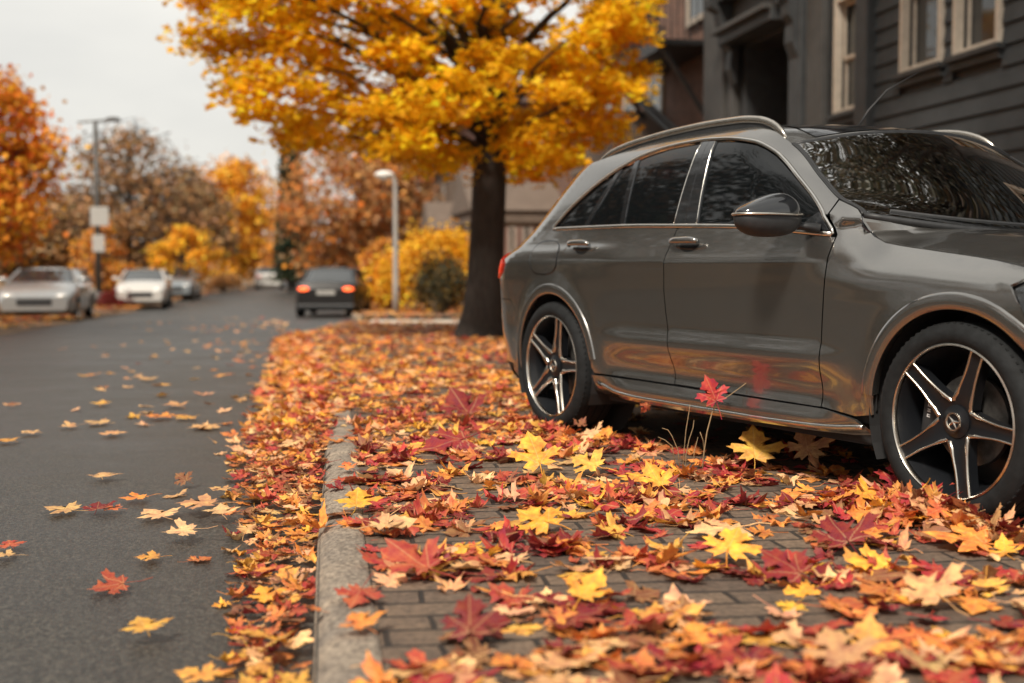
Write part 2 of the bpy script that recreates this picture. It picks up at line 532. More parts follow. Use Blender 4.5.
hatch = fullring('tailgate', lambda z: -2.33+.0*z, .725, 1.10, PAINT, suv, 0)
fullring('rear_window', lambda z: Curve1([(1.09, -2.09), (1.18, -2.01), (1.28, -1.91), (1.37, -1.81), (1.44, -1.73)])(z), 1.105, 1.44, SGLASS, suv, -.004)
tl = [(-2.02, .935), (-2.12, .985), (-2.3, 1.03), (-2.62, 1.01), (-2.66, .93), (-2.4, .86), (-2.18, .845), (-2.06, .88)]
panel('taillight', tl, REDLENS, suv, off=.012, gap=0, flange=.02)
rp = MB(); rp.box(-2.415, -2.40, -.26, .26, .78, .89); rp.build('licence_plate', simple('plate_white', (.6, .6, .58), .4), hatch, bevel=.004)
# front: bumper, grille, lamps
fb = fullring('front_bumper', lambda z: 1.842-.0*z, .20, .655, PAINT, suv, 0, side='front')
fb2 = fullring('nose_panel', lambda z: 2.35, .655, .80, PAINT, suv, 0, side='front')
fullring('front_panel', lambda z: 1.74, .63, .88, PAINT, suv, -.02, side='front')
gr = MB(); rows = []
for z in np.linspace(.42, .76, 8): rows.append([P(UFRONT(z)-t, z)+Vector((.012, 0, 0)) for t in np.linspace(.40, .002, 9)] + [Vector((p.x, -p.y, p.z)) for p in [P(UFRONT(z)-t, z)+Vector((.012, 0, 0)) for t in np.linspace(.002, .40, 9)]])
gr.grid(rows); go = gr.build('grille', PLAST, suv, smooth_=True)
for zz in (.50, .58, .66):
    s_ = MB(); s_.tube([p+Vector((.02, 0, 0)) for p in [P(UFRONT(zz)-t, zz) for t in np.linspace(.38, .002, 9)]]+[Vector((p.x+.02, -p.y, p.z)) for p in [P(UFRONT(zz)-t, zz) for t in np.linspace(.002, .38, 9)]], .012, 6); s_.build('grille_bar', CHROME, go, smooth_=True)
hl = [(1.685, .842), (1.74, .862), (1.9, .85), (2.2, .80), (2.36, .74), (2.34, .66), (2.1, .645), (1.86, .67), (1.74, .75)]
hlo = panel('headlight', hl, LAMPGL, suv, off=.006, gap=0, flange=.02)
for o_, s_ in zip(hlo, (1, -1)):
    b = MB(); b.ellipsoid((P(2.0, .76).x+.01, (P(2.0, .76).y+.01)*s_, .765), (.045, .045, .045)); b.build('lamp_lens', CHROME, o_, smooth_=True)

# bonnet
def Hsurf(s, k, lift=0.0):
    """s along the shut line, k 0 (right edge) .. 1 (centre) .. 2 (left edge)"""
    kk = k if k <= 1 else 2-k
    z0 = E_(s)
    B = P(s, z0)
    cx = lerp(1.16, 2.36, (s-.87)/(2.12-.87)); cz = Curve1([(.87, 1.068), (1.0, 1.05), (1.3, 1.03), (1.6, 1.0), (1.85, .955), (2.0, .905), (2.12, .83)])(s)
    f = 1-(1-kk)**2.0
    x = lerp(B.x, cx, f); y = lerp(B.y, 0, kk); z = lerp(B.z, cz, 1-(1-kk)**3.0)
    z += .016*math.exp(-((kk-.42)/.16)**2)*smooth(.8, 1.1, s)*(1-smooth(1.8, 2.1, s))
    return Vector((x, y if k <= 1 else -y, z+lift))
def boxgrid(name, fn, s0, s1, ns, nk, m, parent, k0=0.0, k1=2.0):
    rows = [[fn(lerp(s0, s1, i/ns), lerp(k0, k1, j/nk)) for j in range(nk+1)] for i in range(ns+1)]
    b = MB(); b.grid(rows)
    # turned-down rim so the panel has thickness
    rim = [rows[0][j] for j in range(nk+1)] + [rows[i][nk] for i in range(1, ns+1)] + [rows[ns][j] for j in range(nk-1, -1, -1)] + [rows[i][0] for i in range(ns-1, 0, -1)]
    n0 = len(b.v); q = len(rim)
    for p in rim: b.v += [tuple(p), (p.x, p.y, p.z-.015)]
    for i in range(q):
        j = (i+1) % q
        b.f.append((n0+2*i, n0+2*i+1, n0+2*j+1, n0+2*j)); b.mi.append(0)
    return b.build(name, m, parent, auto=50)
bonnet = boxgrid('bonnet', Hsurf, .875, 2.10, 34, 40, PAINT, suv, .006, 1.994)
b = MB(); b.tube([P(s, E_(s))+Vector((0, .002, -.006)) for s in np.linspace(.868, 2.1, 50)], .0045, 6); b.build('shut_line', BLACKP, bonnet)
# windscreen
WS0, WS1 = .275, .865
def Wsurf(s, k):
    kk = k if k <= 1 else 2-k
    B = P(s, E_(s)); t = (s-WS0)/(WS1-WS0)
    cx = lerp(.42, 1.17, t**.97); cz = lerp(1.535, 1.045, t**1.04)
    f = 1-(1-kk)**2
    x = lerp(B.x, cx, f); z = lerp(B.z, cz, f); y = lerp(B.y, 0, kk)
    return Vector((x, y if k <= 1 else -y, z))
b = MB(); b.grid([[Wsurf(lerp(WS0, WS1, i/24), 2*j/40) for j in range(41)] for i in range(25)])
ws = b.build('windscreen', WGLASS, suv, smooth_=True)
for s in (0, 1):
    k = lambda v: (v if s == 0 else 2-v)
    b = MB(); b.tube([Wsurf(x, k(.0)) + Vector((0, 0, .001)) for x in np.linspace(WS0, WS1, 30)], .005, 6); b.build('side_seal', PLAST, ws, smooth_=True)
    b = MB(); b.tube([Wsurf(x, k(.015)) + Vector((0, 0, -.004)) for x in np.linspace(WS0, WS1, 30)], .009, 6); b.build('glass_border', PLAST, ws, smooth_=True)
b = MB(); b.tube([Wsurf(WS0, kk) + Vector((0, 0, -.003)) for kk in np.linspace(0, 2, 30)], .010, 6); b.build('top_seal', PLAST, ws, smooth_=True)
b = MB(); b.tube([Wsurf(WS1, kk) + Vector((0.01, 0, -.004)) for kk in np.linspace(0, 2, 30)], .014, 6); b.build('cowl_seal', PLAST, ws, smooth_=True)
for y0, y1 in ((-.70, -.05), (.02, .62)):
    b = MB(); pts = [Vector((lerp(Wsurf(.83, abs((y+.75)/.75)).x, 0, 0)+.015, y, Wsurf(.835, (y+.78)/.78).z+.012)) for y in np.linspace(y0, y1, 10)]
    b.tube(pts, .008, 6); b.build('wiper', PLAST, ws)
# roof
def Rsurf(s, k):
    kk = k if k <= 1 else 2-k
    uR = -1.93
    if s > -1.2: B = P(s, E_(s))
    else:
        B = P(s, 1.492 + (E_(-1.2)-1.492)*smooth(-1.6, -1.2, s) if False else E_(s))
    t = (WS0-s)/(WS0-uR)
    cx = lerp(.41, -1.86, t); cz = Curve1([(0, 1.537), (.08, 1.570), (.2, 1.600), (.35, 1.618), (.55, 1.610), (.75, 1.58), (.9, 1.545), (1, 1.52)])(t)
    f = 1-(1-kk)**2
    x = lerp(B.x, cx, f); z = lerp(B.z, cz, 1-(1-kk)**2.6); y = lerp(B.y, 0, kk)
    return Vector((x, y if k <= 1 else -y, z))
roof = boxgrid('roof', Rsurf, WS0-.002, -1.93, 50, 40, PAINT, suv, 0.0, 2.0)
b = MB(); b.grid([[Rsurf(lerp(.27, -.95, i/20), lerp(.16, 1.84, j/30))+Vector((0, 0, .004)) for j in range(31)] for i in range(21)])
b.build('glass_roof', BLACKP, roof, smooth_=True)
# roof rails
for s in (1, -1):
    rail = [(-1.27, 1.500), (-1.20, 1.527), (-1.05, 1.562), (-.85, 1.590), (-.6, 1.610), (-.35, 1.618), (-.12, 1.614), (.03, 1.598), (.12, 1.573), (.19, 1.538), (.24, 1.495)]
    rc = Curve1(rail); b = MB(); pts = []; rad = []
    for x in np.linspace(-1.27, .24, 44):
        e = P(x, E_(x)); pts.append(Vector((x, (e.y+.015)*s, rc(x)-.004))); rad.append(.0145*(.5+.5*min(1, (x+1.27)/.1, (.24-x)/.05)))
    b.tube(pts, rad, 12, flat=1.25)
    ro = b.build('roof_rail', SILVER, suv, smooth_=True)
    g = MB(); g.grid([[Vector((x, (P(x, E_(x)).y+.013+dy)*s, zz)) for zz in (E_(x)-.02, rc(x)-.012)] for x in np.linspace(-1.25, .22, 30) for dy in (0,)])
    g.build('rail_base', PLAST, ro)
# rear spoiler
b = MB(); b.grid([[Rsurf(-1.90, k)+Vector((-.10*t, 0, -.012-.03*t)) for k in np.linspace(.25, 1.75, 20)] for t in (-.3, .2, 1, 1.02, .2)]); b.build('spoiler', PAINT, roof, auto=40)

# glass and pillars of the side windows
def wpoly(xa0, xa1, xb0, xb1, n=14):
    """window between slanted lines (bottom x, top x)"""
    top = [(x, topz(x)-.006) for x in np.linspace(xa1, xb1, n)]
    bot = [(x, botz(x)+.008) for x in np.linspace(xb0, xa0, n)]
    return [p for i, p in enumerate(top+bot) if i == 0 or (Vector(p)-Vector((top+bot)[i-1])).length > 1e-4]
panel('quarter_glass', wpoly(-1.485, -1.48, -1.180, -1.000), SGLASS, suv, off=-.010, gap=0, flange=0)
panel('window', wpoly(-1.150, -.966, -.82, -.855), SGLASS, rdo, off=-.010, gap=0, flange=0)
panel('window', wpoly(-.785, -.825, -.335, -.320), SGLASS, rdo, off=-.010, gap=0, flange=0)
panel('window', wpoly(-.150, -.205, .755, .755), SGLASS, fdo, off=-.010, gap=0, flange=0)
panel('pillar_trim', wpoly(-.340, -.322, -.250, -.266, 5), BLACKP, rdo, off=-.002, gap=0, flange=.01)
panel('pillar_trim', wpoly(-.246, -.262, -.150, -.205, 5), BLACKP, fdo, off=-.002, gap=0, flange=.01)
panel('window_divider', wpoly(-1.185, -1.003, -1.147, -.963, 4), BLACKP, suv, off=-.003, gap=0, flange=.01)
panel('window_divider', wpoly(-.822, -.858, -.782, -.822, 4), BLACKP, rdo, off=-.003, gap=0, flange=.01)
panel('mirror_corner', [(.57, 1.085), (.655, 1.145), (.70, 1.108), (.745, 1.068)], BLACKP, fdo, off=-.004, gap=0, flange=.01)
for mir in (0, 1):
    sg = -1 if mir else 1
    def strip(name, pts, m, par, h, o1, rad=.006):
        b = MB(); q = []
        for u, z in pts:
            p = P(u, z)+Nrm(u, z)*o1; q.append(Vector((p.x, p.y*sg, p.z)))
        b.tube(q, rad, 8, flat=h); return b.build(name, m, par, smooth_=True)
    dd = []
    c = Curve1(DLO_top)
    pts = [(-1.513, 1.126), (-1.513, 1.145)] + [(x, c(x)+.004) for x in np.linspace(-1.50, .765, 80)] + [(.778, 1.047)]
    strip('window_trim', pts, CHROME, suv, 1.5, .001, .0065)
    strip('window_trim', [(x, botz(x)-.004) for x in np.linspace(-1.51, .775, 50)], CHROME, suv, 1.5, .001, .0075)
    strip('window_trim', [(lerp(-.337, -.320, t), lerp(botz(-.337)+.004, topz(-.320)-.006, t)) for t in np.linspace(0, 1, 10)], CHROME, suv, 1, -.002, .0028)
    strip('window_trim', [(lerp(-.153, -.209, t), lerp(botz(-.153)+.004, topz(-.209)-.006, t)) for t in np.linspace(0, 1, 10)], CHROME, suv, 1, -.002, .0028)
    # bright strip low on the sill
    strip('sill_strip', [(x, Curve1([(-.97, .305), (-.8, .272), (-.5, .262), (.3, .262), (.75, .270), (.97, .290)])(x)) for x in np.linspace(-.97, .97, 40)], CHROME, suv, 1.5, .006, .007)
    # mirror
    mo = empty('door_mirror', (0, 0, 0), parent=suv)
    b = MB()
    b.ellipsoid((0, 0, 0), (.090, .150, .088), 32, 20)
    sp_ = lambda v, r: math.copysign((abs(v)/r)**.82*r, v)
    b.v = [(sp_(x, .09), sp_(y, .15), sp_(z, .088)) for x, y, z in b.v]
    vv = []
    for x, y, z in b.v:
        z2 = z if z > 0 else z*.25
        t = (y+.15)/.30
        vv.append((x*(.75+.35*t), y, z2*(.55+.55*smooth(0, .8, t))))
    cx_, cy_, cz_ = .61, -1.085, 1.128
    def place(vs): return [(cx_+x, (cy_+y)*sg, cz_+z) for x, y, z in vs]
    b.v = place(vv); b.build('mirror_shell', PAINT if False else BLACKP, mo, smooth_=True)
    b = MB(); b.ellipsoid((0, 0, -.010), (.092, .152, .080), 32, 20)
    b.v = [(sp_(x, .092), sp_(y, .152), sp_(z+.01, .08)-.01) for x, y, z in b.v]
    b.v = place([(x*(.85+.25*(y+.15)/.30), y, z if z < -.012 else min(z, -.004)) for x, y, z in b.v]); b.build('mirror_base', PLAST, mo, smooth_=True)
    b = MB(); b.tube([(cx_+sp_(.098*math.cos(a), .098)*(.85+.25*(math.sin(a)+1)/2), (cy_+sp_(.154*math.sin(a), .154))*sg, cz_+.001) for a in np.linspace(-2.6, 1.6, 30)], .006, 8); b.build('mirror_strip', SILVER, mo, smooth_=True)
    b = MB(); b.tube([(.62, -.99*sg, 1.092), (.655, -.93*sg, 1.083), (.70, -.88*sg, 1.072)], [.034, .028, .036], 10, flat=.6); b.build('mirror_arm', PLAST, mo, smooth_=True)
    b = MB(); rows = [[Vector((cx_-.078, (cy_+.11*math.cos(a)*r)*sg, cz_+.014+.040*math.sin(a)*r)) for a in np.linspace(0, 2*math.pi, 25)] for r in (0.01, 1)]; b.grid(rows); b.build('mirror_glass', simple('mirror_silver', (.8, .8, .8), .03, 1, var=.01), mo)
    # handles
    for hx, hz, dr in ((-1.125, 1.020, rdo[mir]), (-.17, 1.022, fdo[mir])):
        b = MB(); cup = []
        for a in [2*math.pi*i/26 for i in range(26)]:
            cup.append((hx+.018+.072*math.cos(a), hz-.002+.034*math.sin(a)))
        ho = link(bpy.data.objects.new('handle_recess', panel_mesh('handle_recess', cup, BLACKP, off=.0016, gap=0, flange=.006, mirror=bool(mir))), dr)
        pts = []
        for i, t in enumerate(np.linspace(-.112, .104, 16)):
            f = 1-abs(t/.115)**4
            p = P(hx+t, hz+.004)+Nrm(hx, hz)*(.008+.034*max(0, f)**.6); pts.append(Vector((p.x, p.y*sg, p.z)))
        rr = [.0145*(.72+.28*(1-abs(k)**3)) for k in np.linspace(-1, 1, 16)]
        b.tube(pts, rr, 12, flat=1.15); b.build('handle', PAINT, dr, smooth_=True)

# dark inner body, wheel houses, underside, cabin
b = MB()
for sg in (1, -1):
    pl = [(-.98, .30), (.98, .30)] + clip_arc(None, 180, 20, WB) + [(2.0, .62), (2.0, .78), (1.66, .87), (1.27, .93), (1.0, .98), (.75, 1.04)] + [(x, botz(x)-.03) for x in np.linspace(.7, -1.4, 14)] + [(-1.9, 1.02), (-2.1, .9), (-2.1, .6), (-1.9, .5)] + clip_arc(None, 160, 0, -WB)
    vs, fs, bd = cdt(pl, .08)
    b.add([Vector(((p := P(u, z)).x, (p.y+.028)*sg, z)) for u, z in vs], fs)
for c in (-WB, WB):
    for sg in (1, -1):
        n0 = len(b.v)
        b.lathe([(.418, -.905), (.425, -.60), (.02, -.60)], 40)
        b.v[n0:] = [(x+c, y*sg, z+.365) for x, y, z in b.v[n0:] ]
b.f = [f for f in b.f if not all(b.v[i][2] < .20 for i in f)]; b.mi = [0]*len(b.f)
b.box(-2.1, 2.1, -.60, .60, .20, .34); b.box(-.96, .96, -.83, .83, .21, .30)
b.box(.95, 1.04, -.84, .84, .34, .95)
b.build('underbody', DARKIN, suv)
b = MB(); b.box(.62, 1.05, -.72, .72, .70, 1.00); b.box(.55, .70, -.70, .70, .80, .95); b.build('dashboard', DARKIN, suv, bevel=.03)
b = MB(); n0 = 0; b.lathe([(.175, -.012), (.19, 0), (.175, .012), (.165, 0)], 32, close=True)
b.xf(Matrix.Translation((.42, .38, .93)) @ Matrix.Rotation(R(25), 4, 'Y') @ Matrix.Rotation(R(90), 4, 'Z')); b.build('steering_wheel', DARKIN, suv, smooth_=True)
for sx, sy, w in ((-.10, -.38, .50), (-.10, .38, .50), (-1.0, 0, 1.2)):
    b = MB(); T = Matrix.Translation((sx, sy, 0))
    b.box(-.25, .27, -w/2, w/2, .42, .58, T)
    b.box(-.09, .05, -w/2, w/2, 0, .62, T @ Matrix.Translation((-.22, 0, .55)) @ Matrix.Rotation(R(-16), 4, 'Y'))
    for hy in ((0,) if w < 1 else (-.4, .4)): b.box(-.06, .04, hy-.13, hy+.13, .66, .84, T @ Matrix.Translation((-.22, 0, .55)) @ Matrix.Rotation(R(-16), 4, 'Y'))
    b.build('seat', SEATM, suv, bevel=.04)
b = MB(); b.box(.30, .34, -.12, .12, 1.36, 1.43); b.build('inner_mirror', DARKIN, suv, bevel=.01)
# antenna
b = MB(); b.tube([(-.50, .42, 1.615), (-.495, .435, 1.66)], [.014, .008], 8); b.tube([(-.495, .435, 1.655), (-.47, .50, 1.76), (-.44, .60, 1.87), (-.38, .76, 1.965)], [.006, .005, .0035, .002], 6)
b.build('antenna', PLAST, suv, smooth_=True)

# wheels
RT, RR = .362, .285
def make_wheel(rot, edge):
    w = empty('wheel')
    b = MB(); prof = [(RR-.012, .02), (RR+.002, .004), (RR+.02, -.006), (RR+.042, -.004), (RT-.012, .010), (RT-.003, .028), (RT, .06)]
    for g in (.075, .125, .175): prof += [(RT, g-.004), (RT-.008, g-.003), (RT-.008, g+.003), (RT, g+.004)]
    prof += [(RT, .20), (RT-.006, .225), (RT-.03, .25), (RR, .25)]
    b.lathe(prof, 96)
    # cross grooves on the shoulder as small blocks
    for k in range(72):
        a = 2*math.pi*k/72; M_ = Matrix.Rotation(a, 4, 'Y')
        b.box(RT-.022, RT-.004, .016, .058, -.0045, .0065, M_ @ Matrix.Translation((0, 0, 0)))
    b.build('tyre', RUBBER, w, auto=35)
    b = MB(); b.lathe([(RR-.002, .020), (RR-.002, .004), (RR-.008, .001), (RR-.012, .006), (RR-.012, .022)], 96); rim_lip = b.build('rim_lip', SILVER, w, auto=50)
    b = MB(); b.lathe([(RR-.015, .02), (RR-.03, .06), (RR-.045, .12), (RR-.045, .22), (.03, .22)], 72)
    rim = b.build('rim', WHEELBLK, w, auto=40)
    # five tapered spokes with machined edges
    n_sp = 5
    rv = .052; rl = RR-.012
    for k in range(n_sp):
        a0 = R(rot+72*k)
        def pt(r, ang, y): return Vector((r*math.sin(a0+ang), y, r*math.cos(a0+ang)))
        prof_r = [.05, .075, .10, .14, .18, .22, .26, rl]
        half = Curve1([(.05, R(36)), (.075, R(35.2)), (.10, R(23)), (.14, R(13.2)), (.18, R(8.8)), (.22, R(6.8)), (.26, R(5.9)), (rl, R(5.6))])
        yy = Curve1([(.05, .034), (.10, .026), (.18, .020), (rl, .010)])
        s_ = MB(); rows = []
        for r in np.linspace(.05, rl, 22):
            h = half(r); rows.append([pt(r, -h, yy(r)+.055), pt(r, -h, yy(r)+.003), pt(r, -h*.35, yy(r)+.008), pt(r, h*.35, yy(r)+.008), pt(r, h, yy(r)+.003), pt(r, h, yy(r)+.055)])
        s_.grid(rows); so_ = s_.build('spoke', WHEELBLK, w, auto=30)
        for sd_ in (1, -1):
            e_ = MB(); rows = []
            for r in np.linspace(.075, rl, 26):
                h = half(r); wv = edge/r*(1+1.6*math.exp(-((r-.09)/.03)**2))
                rows.append([pt(r, sd_*(h+.3*wv), yy(r)+.012), pt(r, sd_*(h+.25*wv), yy(r)-.001), pt(r, sd_*(h-wv), yy(r)+.0005), pt(r, sd_*(h-1.15*wv), yy(r)+.008)])
            e_.grid(rows); e_.build('machined_edge', SILVER, so_, smooth_=True)
    b = MB(); b.lathe([(0, .022), (.030, .022), (.034, .026), (.06, .034), (.06, .08)], 40); b.build('hub', WHEELBLK, w, auto=40)
    b = MB(); b.lathe([(.027, .021), (.029, .017), (.033, .017), (.035, .022)], 40)
    for a in (0, 140, 220, 60):
        M_ = Matrix.Rotation(R(a), 4, 'Y'); b.add([M_ @ Vector(v) for v in ((0, .0205, -.006), (.029, .0205, -.0015), (.029, .0205, .0015), (0, .0205, .006), (0, .0165, 0))], [(0, 1, 4), (1, 2, 4), (2, 3, 4)])
    b.build('hub_emblem', SILVER, w)
    for k in range(5):
        a = R(rot+36+72*k); b = MB()
    b = MB(); b.lathe([(.06, .115), (.165, .112), (.168, .13), (.06, .13)], 64)
    for k in range(60):
        a = k*2.399; r = .09+.06*((k*7) % 11)/11
        b.lathe([(0, .1115), (.0032, .1115)], 6); 
        b.v[-12:] = [(x+r*math.sin(a), y, z+r*math.cos(a)) for x, y, z in b.v[-12:]]
    b.build('brake_disc', DISC, w, auto=30)
    return w
def caliper(parent, ang):
    b = MB(); b.box(-.035, .035, -.02, .05, -.09, .09)
    b.xf(Matrix.Translation((.155*math.sin(ang), .085, .155*math.cos(ang))) @ Matrix.Rotation(ang+math.pi/2, 4, 'Y'))
    c_ = b.build('brake_caliper', PLAST, parent, bevel=.012)
    b = MB()
    for i, x in enumerate((-.018, .002, .022)):       # small pale lettering strokes, unreadable in the photo
        b.box(x-.006, x-.003, -.0225, -.0202, -.007, .008); b.box(x+.002, x+.005, -.0225, -.0202, -.007, .008); b.box(x-.003, x+.002, -.0225, -.0202, .004 if i != 1 else -.002, .007 if i != 1 else .001)
    b.xf(Matrix.Translation((.155*math.sin(ang), .085, .155*math.cos(ang))) @ Matrix.Rotation(ang, 4, 'Y')); b.build('caliper_lettering', simple('pale_lettering', (.5, .5, .5), .5), c_)
for cx_, rot, edge in ((WB, 23, .0046), (-WB, 15, .0085)):
    for sg in (1, -1):
        w = make_wheel(rot, edge); w.parent = suv
        w.location = (cx_, -.925*sg, RT)
        if sg < 0: w.rotation_euler = (0, 0, math.pi)
        if cx_ > 0 and sg > 0: caliper(w, R(-82))
# settle on the pavement, pointing towards the camera's right
TH = .49131324
fwd = Vector((math.sin(TH), -math.cos(TH), 0)); lft = Vector((math.cos(TH), math.sin(TH), 0))
o3 = Vector((.2129, 6.9865, 0)) + fwd*WB + lft*.925
suv.location = (o3.x, o3.y, 0); suv.rotation_euler = (0, 0, math.atan2(fwd.y, fwd.x))
CARM = Matrix.Translation(suv.location) @ Matrix.Rotation(suv.rotation_euler.z, 4, 'Z')
# ================================================================== GROUND, ROAD, KERB, PAVERS
KPTS = [(.55, -5.0), (-.067, 0.0), (-.454, 2.78), (-.671, 4.24), (-.91, 5.98), (-1.20, 8.0), (-1.80, 11.5), (-2.55, 15.5), (-3.60, 21.0)]
kx = Curve1([(y, x) for x, y in KPTS])
def KX(y): return kx(y) if y <= 21 else -3.6-.18*(y-21)
def LX(y):         # left edge of the carriageway
    return Curve1([(-5, -4.6), (10, -7.4), (23, -9.45), (45, -13.1), (77, -17.4), (130, -24), (260, -42)])(y)
def kerbpath():
    """outer top edge of the kerb, nearest first, then round the corner to the driveway"""
    p = [(KX(y), y) for y in np.arange(-4.0, 21.2, .5)]
    p += [(-3.72, 22.2), (-3.62, 23.4), (-3.15, 24.5), (-2.3, 25.2), (-1.0, 25.5), (2.0, 25.9), (9.0, 27.0)]
    return p
def Z0(y): return -drop(y)
def gsheet(name, xs_fn, ys, nx, dz, m, kind='structure', zfn=None):
    b = MB(); rows = []
    for y in ys:
        x0, x1 = xs_fn(y)
        rows.append([Vector((lerp(x0, x1, i/nx), y, (zfn(lerp(x0, x1, i/nx), y) if zfn else Z0(y))+dz)) for i in range(nx+1)])
    b.grid(rows); o = b.build(name, m, smooth_=True); tag(o, kind=kind); return o
YS = list(np.arange(-8, 45, 1.5))+[50, 60, 80, 110, 160, 240, 400, 700]

def asphalt():
    m, nt, p, out = mat('asphalt')
    n1 = noise(nt, 75, 5, .85); n2 = noise(nt, 1.1, 6, .65); n3 = noise(nt, 60, 2)
    r = ramp(nt, n1.outputs[0], [(.36, (.006, .007, .0075)), (.5, (.023, .0225, .0215)), (.62, (.095, .088, .076))])
    r2 = ramp(nt, n2.outputs[0], [(.3, (.70, .71, .72)), (.72, (1.25, 1.20, 1.12))])
    mm = N(nt, 'MixRGB', blend_type='MULTIPLY'); mm.inputs[0].default_value = 1
    nt.links.new(r.outputs[0], mm.inputs[1]); nt.links.new(r2.outputs[0], mm.inputs[2]); nt.links.new(mm.outputs[0], p.inputs['Base Color'])
    rr = ramp(nt, n2.outputs[0], [(.3, (.40,)*3), (.7, (.56,)*3)]); nt.links.new(rr.outputs[0], p.inputs['Roughness'])
    v = N(nt, 'TexVoronoi'); v.inputs['Scale'].default_value = 170; tc = N(nt, 'TexCoord'); nt.links.new(tc.outputs['Object'], v.inputs['Vector'])
    ad = N(nt, 'Math', operation='ADD'); nt.links.new(v.outputs[0], ad.inputs[0]); nt.links.new(n3.outputs[0], ad.inputs[1])
    b = N(nt, 'Bump'); b.inputs['Strength'].default_value = .3; b.inputs['Distance'].default_value = .004
    nt.links.new(ad.outputs[0], b.inputs['Height']); nt.links.new(b.outputs[0], p.inputs['Normal'])
    return m
ASPH = asphalt()
SOIL = simple('leafy_soil', (.13, .075, .035), .95, var=.55, scale=3, bump=.6, bscale=40)
CONC = simple('driveway_concrete', (.55, .47, .38), .8, var=.2, scale=2, bump=.2)
g = gsheet('ground', lambda y: (-260, 260), YS, 8, -.30, SOIL)
road = gsheet('road', lambda y: (LX(y)-.05, (KX(y)+.03) if y < 20.9 else (max(KX(y), -3.5) if y > 33 else 9.0)), [y for y in YS if y < 20.9]+[20.95], 14, -.125, ASPH)
# road surface beyond, incl. side street mouth
b = MB(); rows = []
for y in [20.95, 22, 24, 26, 28, 30, 32, 33]: rows.append([Vector((lerp(LX(y)-.05, 9.0, i/20), y, Z0(y)-.125)) for i in range(21)])
b.grid(rows)
def KX2(y): return -4.15-.17*(y-33)
rows = []
for y in [33]+[y for y in YS if y > 33]: rows.append([Vector((lerp(LX(y)-.05, KX2(y)+.03, i/12), y, Z0(y)-.125)) for i in range(13)])
b.grid(rows); tag(b.build('road', ASPH, smooth_=True), kind='structure')
# pale driveway apron across the verge
b = MB(); b.grid([[Vector((lerp(-3.3+(y-26)*-.05, 9, i/8), y, Z0(y)-.115)) for i in range(9)] for y in (26.2, 28, 30, 32.4)]); tag(b.build('driveway', CONC, smooth_=True), kind='structure')

# brick pavers of the pavement (each course follows the kerb square-on)
def paver_mat():
    m, nt, p, out = mat('brick_pavers')
    tc = N(nt, 'TexCoord'); mp = N(nt, 'Mapping'); mp.inputs['Rotation'].default_value = (0, 0, R(-8)); nt.links.new(tc.outputs['Object'], mp.inputs[0])
    wv = noise(nt, 2.0, 2, vec=tc.outputs['Object']); 
    br = N(nt, 'TexBrick'); br.offset = .5
    br.inputs['Scale'].default_value = 1; br.inputs['Mortar Size'].default_value = .009; br.inputs['Mortar Smooth'].default_value = .35
    br.inputs['Brick Width'].default_value = .24; br.inputs['Row Height'].default_value = .125; br.inputs['Bias'].default_value = -.2
    br.inputs['Color1'].default_value = (.125, .092, .068, 1); br.inputs['Color2'].default_value = (.075, .056, .045, 1); br.inputs['Mortar'].default_value = (.018, .015, .013, 1)
    mxv = N(nt, 'MixRGB', blend_type='LINEAR_LIGHT'); mxv.inputs[0].default_value = .035
    nt.links.new(mp.outputs[0], mxv.inputs[1]); nt.links.new(wv.outputs['Color'], mxv.inputs[2])
    nt.links.new(mxv.outputs[0], br.inputs['Vector'])
    n1 = noise(nt, 45, 5, .7); r = ramp(nt, n1.outputs[0], [(.3, (.42, .41, .40)), (.7, (1.75, 1.68, 1.58))])
    n2 = noise(nt, 3, 5, .6); r2 = ramp(nt, n2.outputs[0], [(.3, (.72, .72, .76)), (.7, (1.25, 1.2, 1.12))])
    m1 = N(nt, 'MixRGB', blend_type='MULTIPLY'); m1.inputs[0].default_value = 1; m2 = N(nt, 'MixRGB', blend_type='MULTIPLY'); m2.inputs[0].default_value = 1
    nt.links.new(br.outputs[0], m1.inputs[1]); nt.links.new(r.outputs[0], m1.inputs[2]); nt.links.new(m1.outputs[0], m2.inputs[1]); nt.links.new(r2.outputs[0], m2.inputs[2])
    nt.links.new(m2.outputs[0], p.inputs['Base Color']); p.inputs['Roughness'].default_value = .72
    inv = N(nt, 'Math', operation='SUBTRACT'); inv.inputs[0].default_value = 1; nt.links.new(br.outputs['Fac'], inv.inputs[1])
    ad = N(nt, 'Math', operation='MULTIPLY_ADD'); nt.links.new(n1.outputs[0], ad.inputs[0]); ad.inputs[1].default_value = .35; nt.links.new(inv.outputs[0], ad.inputs[2])
    b = N(nt, 'Bump'); b.inputs['Strength'].default_value = 1.0; b.inputs['Distance'].default_value = .012
    nt.links.new(ad.outputs[0], b.inputs['Height']); nt.links.new(b.outputs[0], p.inputs['Normal'])
    return m
PAVE = paver_mat()
gsheet('pavement', lambda y: (KX(y)+.166, 9.5), [-6, -4, -2, -1, 0, 1, 2, 2.78, 3.5, 4.24, 5, 5.98, 7, 8, 9, 10, 11.5, 13, 15.5, 18, 21], 12, 0.0, PAVE)
b = MB(); b.grid([[Vector((lerp(-3.5, 9.5, i/8), y, Z0(y))) for i in range(9)] for y in (21, 22.5, 24, 25.0)]); tag(b.build('pavement', PAVE, smooth_=True), kind='structure')
VERGE = simple('verge_soil', (.16, .10, .045), .95, var=.5, scale=4, bump=.6, bscale=30)
gsheet('verge', lambda y: (KX2(y)+.15, 16), [32.5, 34, 36, 40, 50, 60, 80, 110, 160, 240], 10, -.01, VERGE)
gsheet('front_yard', lambda y: (9.5, 40), [-8, 0, 10, 20, 40], 4, -.004, VERGE)
